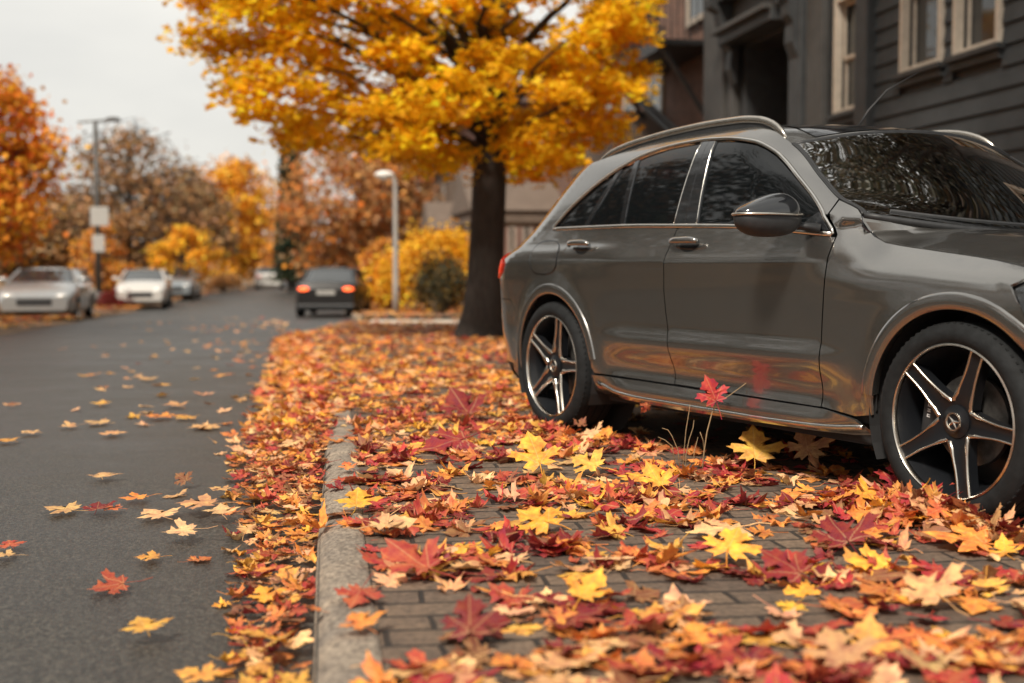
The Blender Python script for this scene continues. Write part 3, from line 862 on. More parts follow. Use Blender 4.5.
# far left verge with parking strip
gsheet('parking_strip', lambda y: (LX(y)-4.2, LX(y)+.05), [y for y in YS if y < 300], 4, -.119, simple('leafy_asphalt', (.15, .09, .045), .9, var=.6, scale=5))
gsheet('left_verge', lambda y: (LX(y)-60, LX(y)-4.2), [y for y in YS if y < 300], 6, 0.0, VERGE)

# kerb stones: each block its own piece with a rounded nose
def stone():
    m, nt, p, out = mat('kerb_concrete')
    n1 = noise(nt, 55, 6, .8); n2 = noise(nt, 6, 5); v = N(nt, 'TexVoronoi'); v.inputs['Scale'].default_value = 60
    tc = N(nt, 'TexCoord'); nt.links.new(tc.outputs['Object'], v.inputs['Vector'])
    r = ramp(nt, n1.outputs[0], [(.36, (.06, .05, .042)), (.50, (.24, .20, .16)), (.66, (.42, .36, .29))])
    r2 = ramp(nt, n2.outputs[0], [(.3, (.70, .70, .72)), (.7, (1.2, 1.15, 1.08))])
    m1 = N(nt, 'MixRGB', blend_type='MULTIPLY'); m1.inputs[0].default_value = 1
    nt.links.new(r.outputs[0], m1.inputs[1]); nt.links.new(r2.outputs[0], m1.inputs[2]); nt.links.new(m1.outputs[0], p.inputs['Base Color'])
    p.inputs['Roughness'].default_value = .85
    ad = N(nt, 'Math', operation='ADD'); nt.links.new(n1.outputs[0], ad.inputs[0]); nt.links.new(v.outputs[0], ad.inputs[1])
    b = N(nt, 'Bump'); b.inputs['Strength'].default_value = .8; b.inputs['Distance'].default_value = .006
    nt.links.new(ad.outputs[0], b.inputs['Height']); nt.links.new(b.outputs[0], p.inputs['Normal'])
    return m
KERB = stone()
kp = kerbpath()
def kpos(s):        # walk along the path
    acc = 0
    for i in range(len(kp)-1):
        a, c = Vector(kp[i]), Vector(kp[i+1]); l = (c-a).length
        if acc+l >= s:
            t = (s-acc)/l; d = (c-a)/l; return a+(c-a)*t, d
        acc += l
    a, c = Vector(kp[-2]), Vector(kp[-1]); return c, (c-a).normalized()
klen = sum((Vector(kp[i+1])-Vector(kp[i])).length for i in range(len(kp)-1))
JOINTS = []
sec = [(.003, -.22), (.000, -.075), (.004, -.048), (.014, -.026), (.029, -.010), (.048, -.001), (.070, .0045), (.105, .006), (.150, .005), (.163, -.004), (.165, -.03), (.165, -.22)]
b = MB(); s = 0.0; r7 = random.Random(3)
# a joint falls at y = 3.45 and y = 4.2 as in the photo
starts = [0.0]
def s_at_y(y):
    lo, hi = 0, klen
    for _ in range(40):
        m_ = (lo+hi)/2
        if kpos(m_)[0].y < y: lo = m_
        else: hi = m_
    return lo
js = [s_at_y(y) for y in (-2.6, -1.3, 0, 1.2, 2.3, 3.38, 4.52, 6.1, 7.4, 8.7, 10, 11.3, 12.6, 13.9, 15.2, 16.5, 17.8, 19.1, 20.4)]
js = [0]+js+list(np.arange(js[-1]+1.3, klen, 1.3))
for a, c in zip(js[:-1], js[1:]):
    a2, c2 = a+.010, c-.010; nseg = 10; rows = []
    jit = [r7.uniform(-.002, .002) for _ in range(3)]
    for i in range(nseg+1):
        ss = lerp(a2, c2, i/nseg); ss = (a2 if i == 0 else a2+.012 if i == 1 else c2-.012 if i == nseg-1 else ss); p_, d_ = kpos(ss); nrm = Vector((d_.y, -d_.x)); e = min(i, nseg-i)
        dz = -.012 if e == 0 else 0; ins = .008 if e == 0 else 0
        rows.append([Vector((p_.x+nrm.x*(u+(ins if u < .08 else -ins)+jit[0]), p_.y+nrm.y*(u+(ins if u < .08 else -ins)+jit[0]), Z0(p_.y)+v+(dz if v > -.1 else 0)+jit[1]+r7.uniform(-.0008, .0008))) for u, v in sec])
        if i in (0,):
            rows.insert(0, [r + Vector((d_.x*.003, d_.y*.003, -.004)) for r in rows[0]])
    b.grid(rows)
ko = b.build('kerb', KERB, auto=45); tag(ko, kind='structure')
# thin dark strip of dirt between kerb and pavers is the gap itself; a bed below closes it
gsheet('kerb_bed', lambda y: (KX(y)+.01, KX(y)+.20), [-4, -2, 0, 2, 4, 6, 8, 11.5, 15.5, 20.9], 2, -.03, simple('damp_grit', (.03, .026, .022), .95, var=.5, scale=60))

b = MB()
pts2 = [(9, 32.55), (0, 32.6), (-3.6, 32.7), (-4.05, 33.2)] + [(KX2(y), y) for y in (34, 36, 39, 42, 46, 50, 60, 80, 110, 150)]
def q2(i, u):
    a = Vector(pts2[max(0, i-1)]); c = Vector(pts2[min(len(pts2)-1, i+1)]); d = (c-a).normalized(); p = Vector(pts2[i]); return p+Vector((d.y, -d.x))*u
b.grid([[Vector((*q2(i, u), Z0(pts2[i][1])+v)) for u, v in ((0, -.25), (0, -.02), (.02, .005), (.15, .005), (.16, -.1))] for i in range(len(pts2))])
tag(b.build('kerb', KERB, auto=45), kind='structure')
# ================================================================== LEAVES
HALF = [(.02, .0), (.10, -.07), (.24, -.16), (.25, -.06), (.46, -.06), (.37, .06), (.29, .13), (.46, .17), (.58, .15), (.62, .27), (.84, .36), (.69, .42), (.66, .54), (.50, .50), (.27, .40), (.30, .56), (.45, .66), (.31, .72), (.27, .86), (.14, .88), (.0, 1.12)]
LEAFOUT = HALF + [(-x, y) for x, y in HALF[-2:0:-1]] + [(-.02, 0)]
LOWOUT = [(.02, 0), (.25, -.13), (.46, -.06), (.30, .14), (.60, .2), (.84, .36), (.6, .52), (.28, .42), (.42, .68), (.22, .86), (0, 1.12), (-.22, .86), (-.42, .68), (-.28, .42), (-.6, .52), (-.84, .36), (-.60, .2), (-.30, .14), (-.46, -.06), (-.25, -.13), (-.02, 0)]
def leaf_geo(r, curl=.3, crumple=.15, low=False, stem=True, form=0, oval=False):
    """verts (unit leaf lying near z=0, stem towards -y), faces, uvs; varied shape"""
    out = [(.34*math.sin(math.pi*t)**.8*(1-.25*t)*(1 if k else -1), 1.05*t-.05) for k in (1, 0) for t in ([i/9 for i in range(0, 10)] if k else [i/9 for i in range(9, 0, -1)])] if oval else (LOWOUT if low else LEAFOUT)
    c = (0, .30); sx = r.uniform(.85, 1.15); ph = r.uniform(0, 6.28); ph2 = r.uniform(0, 6.28)
    lob = [r.uniform(.82, 1.12) for _ in range(5)]; skew = r.uniform(-.12, .12)
    rings = [0.55, 1.0] if not low else [1.0]
    V = []; UV = []
    k1, k2 = r.uniform(-1, 1)*curl, r.uniform(.2, 1)*curl
    fold = r.uniform(-.2, .9)*curl
    def zf(x, y):
        rr = x*x+(y-.3)**2; a = math.atan2(x, y-.05)
        z = k2*.55*rr + k1*.25*(y-.3)*abs(y-.3) + crumple*(.10*math.sin(5*x+ph)*math.cos(4.3*y+ph2)+.045*math.sin(11*x+ph2+3*y))
        z += fold*.28*abs(x) + .055*curl*math.cos(a*5.2)*math.sqrt(rr)*2
        if form == 1: z += .9*max(0, y-.5)**1.5
        if form == 2: z += .8*max(0, x-.1)**1.4
        return z
    def warp(x, y):
        a = math.atan2(x, y-.05); i = min(4, max(0, int((a+2.2)/4.4*5))); l = lob[i]
        return (.0+x*sx*l+skew*y, .3+(y-.3)*l)
    pts = [c]
    for rg in rings:
        for (x, y) in out: pts.append((c[0]+(x-c[0])*rg, c[1]+(y-c[1])*rg))
    for x, y in pts:
        X, Y = warp(x, y); pull = 1-.10*curl
        V.append((X*pull, Y, zf(x, y))); UV.append((x, y))
    n = len(out); F = []
    for i in range(n):
        j = (i+1) % n
        F.append((0, 1+j, 1+i))
        for k in range(len(rings)-1): F.append((1+k*n+i, 1+k*n+j, 1+(k+1)*n+j, 1+(k+1)*n+i))
    if stem:
        b0 = len(V); L = r.uniform(.5, .9); bend = r.uniform(-.3, .3); w = .016
        st = [(0, .12), (bend*.15, -.25*L), (bend*.5, -.6*L), (bend, -L)]
        for i, (x, y) in enumerate(st):
            z = zf(0, max(0, y)) + (.09*i*r.uniform(-.2, .8) if i else -.005)
            V += [(x-w, y, z), (x+w, y, z), (x, y, z+w*1.6)]; UV += [(9, 9)]*3
        for i in range(3):
            for k in range(3):
                k2_ = (k+1) % 3; F.append((b0+i*3+k, b0+i*3+k2_, b0+i*3+3+k2_, b0+i*3+3+k))
    return V, F, UV

def leaf_mat(name, src, trans=.22):
    """src: 'obj' (object colour) or 'attr' (colour attribute)"""
    m, nt, p, out = mat(name)
    if src == 'obj': cn_ = N(nt, 'ObjectInfo'); colr = cn_.outputs['Color']
    else: cn_ = N(nt, 'Attribute', attribute_name='leafcol'); colr = cn_.outputs['Color']
    uv = N(nt, 'UVMap', uv_map='leafuv'); sp = N(nt, 'SeparateXYZ'); nt.links.new(uv.outputs[0], sp.inputs[0])
    def M_(op, a, b=None, c=None):
        n = N(nt, 'Math', operation=op)
        for i, v in enumerate((a, b, c)):
            if v is None: continue
            if hasattr(v, 'links') or hasattr(v, 'is_output'): nt.links.new(v, n.inputs[i])
            else: n.inputs[i].default_value = v
        return n.outputs[0]
    ax = M_('ABSOLUTE', sp.outputs[0]); y = sp.outputs[1]
    ds = []
    for a in (0, .82, 1.62):
        d = M_('ABSOLUTE', M_('SUBTRACT', M_('MULTIPLY', ax, math.cos(a)), M_('MULTIPLY', y, math.sin(a)))); ds.append(d)
    dm = M_('MINIMUM', M_('MINIMUM', ds[0], ds[1]), ds[2])
    vein = N(nt, 'MapRange'); vein.inputs[1].default_value = .004; vein.inputs[2].default_value = .022; vein.inputs[3].default_value = 1; vein.inputs[4].default_value = 0
    nt.links.new(dm, vein.inputs[0])
    # side veins
    sv_ = M_('ABSOLUTE', M_('SINE', M_('MULTIPLY', M_('ADD', ax, M_('MULTIPLY', y, 1.1)), 34.0)))
    sv2 = N(nt, 'MapRange'); sv2.inputs[1].default_value = 0; sv2.inputs[2].default_value = .25; sv2.inputs[3].default_value = .35; sv2.inputs[4].default_value = 0; nt.links.new(sv_, sv2.inputs[0])
    vf = M_('MAXIMUM', vein.outputs[0], sv2.outputs[0])
    geo = N(nt, 'NewGeometry')
    n1 = noise(nt, 26, 4, .65, vec=geo.outputs['Position']); n2 = noise(nt, 150, 3, .6, vec=geo.outputs['Position'])
    hs = N(nt, 'HueSaturation'); hs.inputs['Saturation'].default_value = .95; nt.links.new(colr, hs.inputs['Color'])
    v1 = N(nt, 'MapRange'); v1.inputs[1].default_value = .25; v1.inputs[2].default_value = .75; v1.inputs[3].default_value = .62; v1.inputs[4].default_value = 1.3; nt.links.new(n1.outputs[0], v1.inputs[0]); nt.links.new(v1.outputs[0], hs.inputs['Value'])
    h1 = N(nt, 'MapRange'); h1.inputs[1].default_value = .3; h1.inputs[2].default_value = .7; h1.inputs[3].default_value = .478; h1.inputs[4].default_value = .517; nt.links.new(n1.outputs[0], h1.inputs[0]); nt.links.new(h1.outputs[0], hs.inputs['Hue'])
    lt = N(nt, 'MixRGB'); lt.inputs[2].default_value = (.75, .55, .25, 1); nt.links.new(M_('MULTIPLY', vf, .30), lt.inputs[0]); nt.links.new(hs.outputs[0], lt.inputs[1])
    sp2 = ramp(nt, n2.outputs[0], [(.66, (1, 1, 1)), (.78, (.45, .32, .25))]); m2 = N(nt, 'MixRGB', blend_type='MULTIPLY'); m2.inputs[0].default_value = .8
    nt.links.new(lt.outputs[0], m2.inputs[1]); nt.links.new(sp2.outputs[0], m2.inputs[2])
    nt.links.new(m2.outputs[0], p.inputs['Base Color']); p.inputs['Roughness'].default_value = .55; p.inputs['Specular IOR Level'].default_value = .3
    bm = N(nt, 'Bump'); bm.inputs['Strength'].default_value = .5; bm.inputs['Distance'].default_value = .002
    nt.links.new(M_('ADD', vf, n2.outputs[0]), bm.inputs['Height']); nt.links.new(bm.outputs[0], p.inputs['Normal'])
    tr = N(nt, 'BsdfTranslucent'); nt.links.new(m2.outputs[0], tr.inputs[0])
    mx = N(nt, 'MixShader'); mx.inputs[0].default_value = trans
    nt.links.new(p.outputs[0], mx.inputs[1]); nt.links.new(tr.outputs[0], mx.inputs[2]); nt.links.new(mx.outputs[0], out.inputs[0])
    return m
LEAF_OBJ = leaf_mat('fallen_leaf', 'obj'); LEAF_ATT = leaf_mat('fallen_leaf_mass', 'attr')
PALETTE = {  # linear colours
    'golden yellow': (.88, .41, .012), 'bright orange': (.80, .27, .022), 'rusty orange': (.62, .17, .025), 'tan': (.66, .34, .13),
    'pale peach': (.82, .45, .20), 'dark red': (.24, .014, .012), 'crimson': (.44, .020, .016), 'brick red': (.46, .065, .022), 'brown': (.27, .10, .038), 'amber': (.74, .35, .04)}
def mkmesh(name, V, F, UV, m, cols=None):
    me = bpy.data.meshes.new(name); me.from_pydata(V, [], F); me.materials.append(m)
    me.polygons.foreach_set('use_smooth', [True]*len(F))
    ul = me.uv_layers.new(name='leafuv'); vi = np.empty(len(me.loops), dtype=np.int32); me.loops.foreach_get('vertex_index', vi)
    ul.data.foreach_set('uv', np.array(UV, dtype=np.float32)[vi].ravel())
    if cols is not None:
        ca = me.color_attributes.new('leafcol', 'FLOAT_COLOR', 'POINT'); ca.data.foreach_set('color', np.array(cols, dtype=np.float32).ravel())
    me.update(); return me
r_ = random.Random(11)
VAR = [leaf_geo(r_, curl=r_.uniform(.1, .65), crumple=r_.uniform(.3, 1.3), form=r_.choice([0, 0, 0, 0, 1, 2])) for _ in range(16)] + [leaf_geo(r_, curl=r_.uniform(1.0, 1.6), crumple=r_.uniform(1.8, 3.0), form=0) for _ in range(5)] + [leaf_geo(r_, curl=r_.uniform(.6, 1.3), crumple=r_.uniform(.4, 1.2), oval=True) for _ in range(3)]
VARLOW = [leaf_geo(r_, curl=r_.uniform(.2, .9), crumple=r_.uniform(.3, 1.4), low=True, stem=False) for _ in range(10)]
VARMESH = [mkmesh('maple_leaf', *v, LEAF_OBJ) for v in VAR]

# where leaves lie: list of (x, y, z, size, rx, ry, rz, colour, zone)
def surf_z(x, y):
    """top surface under a leaf: pavement, kerb, gutter heap or road"""
    k = KX(y) if y < 21 else -99
    if y > 21: return Z0(y)
    if x > k+.16: return Z0(y)
    if x > k-.0: return Z0(y)+.006
    d = k-x
    w = lerp(.24, .50, smooth(2.8, 8, y)); hh = lerp(.03, .11, smooth(3, 9, y))
    return Z0(y)-.125+hh*max(0, 1-d/w)**1.1
def pick(r, tbl):
    t = r.random()*sum(w for _, w in tbl)
    for c, w in tbl:
        t -= w
        if t <= 0: return c
    return tbl[-1][0]
MIX = [('golden yellow', .9), ('bright orange', 2.2), ('rusty orange', 2.2), ('tan', 1.5), ('pale peach', 1.6), ('dark red', 2.2), ('crimson', 1.9), ('brick red', 2.0), ('brown', 1.2), ('amber', 1.3)]
MIXFAR = [('golden yellow', 1.6), ('bright orange', 3.4), ('rusty orange', 2.6), ('tan', 1.6), ('pale peach', 1.6), ('dark red', .6), ('crimson', .7), ('brick red', 1.4), ('brown', .7), ('amber', 2.8)]
MIXGUT = [('golden yellow', .5), ('bright orange', 1.6), ('rusty orange', 2.6), ('tan', 1.8), ('pale peach', 1.2), ('dark red', 1.0), ('crimson', .7), ('brick red', 2.4), ('brown', 2.6), ('amber', 1.4)]
MIXROAD = [('tan', 2.4), ('pale peach', 3), ('amber', 2), ('bright orange', 1.2), ('brick red', .5), ('rusty orange', .8), ('golden yellow', .6)]
# bare patches seen in the photograph, as ground ellipses (px, py, half width m, half depth m, strength)
BARE = [(505, 472, .55, .28, .9), (620, 462, .3, .3, .6), (560, 515, .35, .14, .75), (450, 545, .32, .16, .8), (480, 590, .30, .17, .85), (420, 600, .2, .2, .9), (560, 640, .3, .1, .5), (400, 640, .12, .16, .9), (640, 585, .34, .14, .85), (700, 545, .34, .12, .8),
        (760, 535, .45, .14, .85), (860, 560, .40, .14, .8), (940, 560, .40, .16, .8), (980, 545, .3, .1, .7), (700, 600, .3, .10, .7), (860, 600, .3, .09, .65), (790, 620, .2, .07, .5), (990, 600, .2, .06, .5), (345, 560, .10, .35, .75), (330, 480, .08, .5, .55), (345, 650, .12, .3, .9), (500, 655, .14, .06, .5), (655, 655, .14, .06, .5)]
BARE = [(ground_at(px, py), a, b, s) for px, py, a, b, s in BARE]
DENSE = [(430, 590, .16, .14), (430, 480, .5, .25), (340, 590, .05, .06), (560, 440, .5, .3), (800, 480, .6, .2), (640, 650, .25, .07), (780, 580, .2, .08), (930, 640, .4, .08), (700, 480, .5, .3), (850, 510, .6, .15)]
DENSE = [(ground_at(px, py), a, b) for px, py, a, b in DENSE]
CARI = CARM.inverted()
def density(x, y):
    p = CARI @ Vector((x, y, 0))
    d = 1.0
    for c, a, b, s in BARE:
        q = ((x-c.x)/a)**2+((y-c.y)/b)**2
        if q < 1.6: d *= 1-s*(1-smooth(.55, 1.6, q))
    for c, a, b in DENSE:
        q = ((x-c.x)/a)**2+((y-c.y)/b)**2
        if q < 1: d = d+.5*(1-q)
    if abs(p.x) < 2.4 and abs(p.y) < .98:
        e = (.98-abs(p.y)); d *= .10+.65*(1-smooth(.0, .45, e))
    if p.y > .8: d *= .55
    k = KX(y) if y < 21 else -4
    if k < x < k+.17: d *= .16+.84*smooth(6.4, 8.5, y)
    return d
spots = []
r1 = random.Random(5)
class Grid:
    """heap height so later leaves lie on earlier ones"""
    def __init__(s): s.g = {}
    def top(s, x, y, rad):
        k = (int(math.floor(x/.06)), int(math.floor(y/.06))); n = s.g.get(k, 0)
        for dx in (-1, 0, 1):
            for dy in (-1, 0, 1):
                kk = (k[0]+dx, k[1]+dy); s.g[kk] = s.g.get(kk, 0)+.22
        return n
G_ = Grid()
def wheel_block(x, y):
    p = CARI @ Vector((x, y, 0))
    for cx in (-WB, WB):
        if abs(p.x-cx) < .17 and .62 < abs(p.y) < .96: return True
    return False
def addleaf(x, y, size, col, zone, tilt=.2, r=r1, lift=0):
    n = G_.top(x, y, size); z = surf_z(x, y) + .006 + min(n, 7)*.0075 + lift
    t = tilt*(1+.3*min(n, 4))
    spots.append([x, y, z, size, r.gauss(0, t*.6), r.gauss(0, t*.6), r.uniform(0, 6.283), col, zone])
# pavement in front of the camera up to the tree and beyond
def area(x0f, x1f, y0, y1, per, mix, zone, szf, densf, r, tilt=.20):
    y = y0
    while y < y1:
        dy = .1
        x0, x1 = x0f(y), x1f(y)
        n = (x1-x0)*dy*per
        n = int(n)+(1 if r.random() < n-int(n) else 0)
        for _ in range(n):
            X = r.uniform(x0, x1); Y = y+r.random()*dy
            if r.random() > densf(X, Y)/1.6: continue
            if wheel_block(X, Y): continue
            if zone == 'gutter' and Y < 6.5 and KX(Y)-X < .03 and r.random() > .4: continue
            addleaf(X, Y, szf(r), pick(r, mix(X, Y) if callable(mix) else mix), zone, tilt, r)
        y += dy
half = lambda y: y*.41+.4
def mixp(x, y): return MIX if r1.random() > smooth(6, 12, y) else MIXFAR
def patchn(x, y): return .62+.55*math.sin(x*5.1+1.3*math.sin(y*3.3))*math.sin(y*6.7+1.1*math.sin(x*4.1))
area(lambda y: KX(y)+.02, lambda y: min(half(y)+.3, 4.2), 2.3, 6.5, 245, mixp, 'pavement', lambda r: r.uniform(.066, .118), lambda x, y: density(x, y)*patchn(x, y)*1.75, r1)
area(lambda y: KX(y)+.02, lambda y: min(half(y), 5), 6.5, 11, 190, mixp, 'pavement', lambda r: r.uniform(.065, .105), lambda x, y: density(x, y)*1.1, r1)
area(lambda y: KX(y)+.02, lambda y: 4.5, 11, 21, 115, MIXFAR, 'far', lambda r: r.uniform(.07, .12), lambda x, y: density(x, y)*1.2, r1)
area(lambda y: -3.5, lambda y: 4, 21, 25.2, 60, MIXFAR, 'far', lambda r: r.uniform(.08, .13), lambda x, y: 1.2, r1)
# gutter heap
def gut(x, y):
    d = KX(y)-x
    if d < .02 and y < 6.5: return .5
    w = lerp(.25, .56, smooth(2.8, 8, y))-.15*smooth(10, 18, y); return 1.6*max(0, 1-d/w)**.4
area(lambda y: KX(y)-1.2, lambda y: KX(y)+.01, 2.2, 8, 560, MIXGUT, 'gutter', lambda r: r.uniform(.035, .078), gut, r1, .22)
area(lambda y: KX(y)-1.4, lambda y: KX(y)+.01, 8, 21, 220, MIXFAR, 'far', lambda r: r.uniform(.07, .11), gut, r1, .35)
# ragged edge of the heap and loose leaves on the road, sparser to the left
def edge(x, y):
    d = KX(y)-x; return 1.3*math.exp(-(d/lerp(.25, .55, smooth(3, 8, y)))**2) if y < 8 else 1.4*math.exp(-(d/.45)**2)
area(lambda y: KX(y)-2.2, lambda y: KX(y)-.05, 2.5, 22, 42, MIXROAD, 'roadedge', lambda r: r.uniform(.065, .10), edge, r1, .2)
def loose(x, y): return .7*smooth(7, 11, y)*smooth(-2.8, -.4, x-KX(y))+.05
area(lambda y: KX(y)-4.5, lambda y: KX(y)-.2, 7, 30, 12, MIXROAD, 'farroad', lambda r: r.uniform(.07, .10), loose, r1, .2)
# the same carpet beside and behind the viewpoint
area(lambda y: KX(y)+.02, lambda y: 4.6, .3, 2.3, 120, MIX, 'beside', lambda r: r.uniform(.066, .118), lambda x, y: patchn(x, y)*1.5, r1)
area(lambda y: half(y)+.1, lambda y: 5.6, 2.3, 11, 110, MIX, 'beside', lambda r: r.uniform(.066, .118), lambda x, y: density(x, y)*patchn(x, y)*1.5, r1)
area(lambda y: KX(y)-.8, lambda y: KX(y)+.01, .3, 2.2, 260, MIXGUT, 'beside', lambda r: r.uniform(.04, .08), gut, r1, .22)
# drifts pushed up against the tyres
for cx_, n_ in ((WB, 150), (-WB, 60)):
    for _ in range(n_):
        lx = cx_+r1.gauss(0, .26); ly = -.93-abs(r1.gauss(0, .10))-.03; p_ = CARM @ Vector((lx, ly, 0))
        if cx_ < 0 and ly > -.96: continue
        addleaf(p_.x, p_.y, r1.uniform(.06, .10), pick(r1, MIX), 'pavement', .35, r1, lift=.055*r1.random()*math.exp(-((ly+.95)/.12)**2))
area(lambda y: -3.6, lambda y: 5, 25.2, 27.6, 26, MIXFAR, 'far', lambda r: r.uniform(.08, .13), lambda x, y: 1.5*(1-smooth(25.4, 27.4, y))+.25, r1)
area(lambda y: -4.0, lambda y: 5, 27.6, 33, 8, MIXFAR, 'far', lambda r: r.uniform(.08, .13), lambda x, y: .8, r1)
# farther covers: left verge, parking strip, ground beyond the driveway
area(lambda y: LX(y)-3.6, lambda y: LX(y)+.5, 14, 70, 8, MIXFAR, 'verge', lambda r: r.uniform(.12, .20), lambda x, y: 1.3*(1-.9*smooth(-.5, .5, x-LX(y))), r1)
area(lambda y: KX2(y), lambda y: KX2(y)+6, 32.7, 60, 18, MIXFAR, 'verge', lambda r: r.uniform(.10, .17), lambda x, y: 1.5, r1)

# leaves one can point at: (px, py, size px, colour, label, tilt toward viewer, spin, form variant)
HERO = [
 (540, 470, 54, 'golden yellow', 'large golden yellow maple leaf standing up before the rear wheel', .75, .2),
 (598, 468, 46, 'amber', 'amber maple leaf half upright just right of the large golden one before the rear wheel', .4, 1.0),
 (662, 488, 46, 'golden yellow', 'golden yellow maple leaf tilted up below the silver sill midway along the car', .5, .4),
 (727, 556, 60, 'golden yellow', 'large clear yellow maple leaf on bare pavers left of the front wheel', .45, -.35),
 (886, 566, 52, 'golden yellow', 'folded yellow maple leaf on bare pavers below the front wheel hub', .3, 1.5),
 (848, 545, 62, 'dark red', 'dark red crumpled maple leaf on pavers directly left above the folded yellow leaf', .4, .2),
 (800, 578, 62, 'dark red', 'dark crimson crumpled maple leaf between two yellow ones on the pavers', .5, .7),
 (945, 571, 48, 'crimson', 'small crimson maple leaf alone on bare pavers right of the folded yellow leaf', .3, 2.2),
 (580, 600, 62, 'golden yellow', 'bright yellow maple leaf with pointed lobes on pavers at the bottom centre', .4, -.5),
 (548, 527, 58, 'golden yellow', 'bright yellow star shaped maple leaf on pavers in the middle foreground', .35, .8),
 (356, 507, 42, 'golden yellow', 'golden orange maple leaf lying on the inner edge of the kerb top', .35, .1),
 (377, 527, 54, 'pale peach', 'pale orange maple leaf resting where the kerb meets the pavers', .2, -1.2),
 (362, 590, 52, 'brick red', 'dull red maple leaf lying face down over a kerb joint', .25, 2.9),
 (366, 628, 46, 'bright orange', 'orange maple leaf at the kerb inner edge below the dull red one', .25, .6),
 (430, 570, 78, 'brick red', 'big orange red maple leaf clump top on pavers right of the kerb', .4, .9),
 (470, 640, 62, 'dark red', 'very dark red maple leaf standing near the bottom edge of the pavers', .7, .1),
 (755, 463, 50, 'amber', 'dull amber maple leaf propped upright against the dark under the doors', .8, .0),
 (808, 462, 40, 'tan', 'dry grey tan maple leaf standing on edge under the front door', 1.25, .1),
 (898, 495, 46, 'crimson', 'crimson maple leaf leaning on the bottom of the front tyre', .8, -.3),
 (945, 512, 50, 'crimson', 'crimson maple leaf directly before the front wheel rim bottom', .7, .5),
 (925, 505, 40, 'amber', 'amber maple leaf between two crimson ones at the front wheel', .6, .9),
 (740, 528, 70, 'pale peach', 'pale tan maple leaf lying flat on a dark paver joint below the doors', .1, 1.6),
 (985, 538, 76, 'bright orange', 'flat bright orange maple leaf at the right edge on the pavers', .12, 1.3),
 (940, 600, 66, 'tan', 'pale tan maple leaf on pavers toward the lower right', .35, .4),
 (350, 470, 20, 'rusty orange', 'small rusty maple leaf stuck on the kerb edge', .3, .4),
 (845, 668, 74, 'tan', 'pale tan maple leaf at the very bottom right of centre', .5, .2),
 (470, 415, 60, 'dark red', 'dark crimson maple leaf on pavement left of the rear wheel', .45, .5),
 (465, 443, 60, 'dark red', 'dark red maple leaf just right below the rear wheel crimson leaf', .4, 1.9),
]
ROADHERO = [  # on the asphalt, one by one
 (147, 629, 46, 'amber', 'yellow orange maple leaf alone on asphalt near the lower left', .1, .6),
 (123, 584, 46, 'brick red', 'red orange maple leaf alone on asphalt above the lower yellow one', .14, 2.0),
 (212, 675, 52, 'amber', 'amber maple leaf at the bottom edge of the asphalt beside the gutter heap', .1, 1.3),
 (158, 556, 34, 'amber', 'small thin looking amber maple leaf on asphalt above the red orange one', .03, 1.7),
 (12, 555, 30, 'tan', 'tan maple leaf at the left picture edge on asphalt', .06, 1.5),
 (10, 547, 28, 'brick red', 'red brown maple leaf touching the tan one at the left picture edge', .12, .5),
 (72, 508, 40, 'tan', 'tan maple leaf on asphalt touching a dark red leaf', .06, 1.4),
 (97, 510, 30, 'dark red', 'dark red maple leaf on asphalt beside the tan one', .15, .2),
 (118, 509, 24, 'rusty orange', 'small rusty maple leaf right of the dark red one on asphalt', .1, 1.2),
 (102, 476, 30, 'tan', 'small tan maple leaf on asphalt above the dark red leaf', .06, .2),
 (146, 495, 34, 'bright orange', 'bright orange maple leaf flat on asphalt left of a brown curled leaf', .06, 2.2),
 (186, 484, 22, 'brown', 'dark brown curled maple leaf sitting up on asphalt', .6, .9),
 (163, 514, 44, 'pale peach', 'pale peach maple leaf spread flat on asphalt near the middle of the lane', .06, .9),
 (192, 529, 40, 'pale peach', 'pale peach maple leaf right below its paler neighbour on asphalt', .06, 1.9),
 (227, 489, 26, 'tan', 'small tan maple leaf with raised stem on asphalt beside the heap', .05, 1.2),
 (213, 500, 54, 'tan', 'wide tan maple leaf at the edge of the gutter heap', .05, 1.6),
 (222, 512, 42, 'pale peach', 'pale peach maple leaf lying just below the wide tan one by the heap', .06, .3),
 (111, 433, 26, 'tan', 'small tan maple leaf on asphalt in the second row from the left', .05, .3),
 (104, 421, 28, 'tan', 'small tan maple leaf upper of the leftmost pair on asphalt', .05, 1.4),
 (74, 425, 20, 'tan', 'tiny tan maple leaf left of the pair on asphalt', .05, 2.1),
 (35, 432, 22, 'pale peach', 'tiny pale maple leaf near the left edge of the asphalt', .05, 1.1),
 (10, 440, 26, 'amber', 'amber maple leaf at the far left edge higher on the asphalt', .05, 1.0),
 (100, 403, 24, 'amber', 'small amber maple leaf farther up the asphalt on the left', .05, .2),
 (12, 406, 10, 'brown', 'tiny brown leaf scrap at the left edge of the asphalt', .3, .4),
 (150, 378, 20, 'tan', 'faint tan maple leaf farther up the lane', .05, .9), (92, 375, 14, 'bright orange', 'tiny orange maple leaf up the lane on the left', .05, .1),
 (170, 414, 34, 'bright orange', 'orange maple leaf on asphalt in a loose row up the lane', .05, 1.5), (192, 415, 28, 'amber', 'amber maple leaf right in the loose row up the lane', .05, 2.5),
 (178, 404, 30, 'tan', 'tan maple leaf just above the loose row up the lane', .05, .6), (215, 424, 34, 'tan', 'tan maple leaf right of the loose row toward the heap', .05, 1.9),
]
hero_pts = []
n_obj = 0
individuals = []     # (spot, label, group, variant)
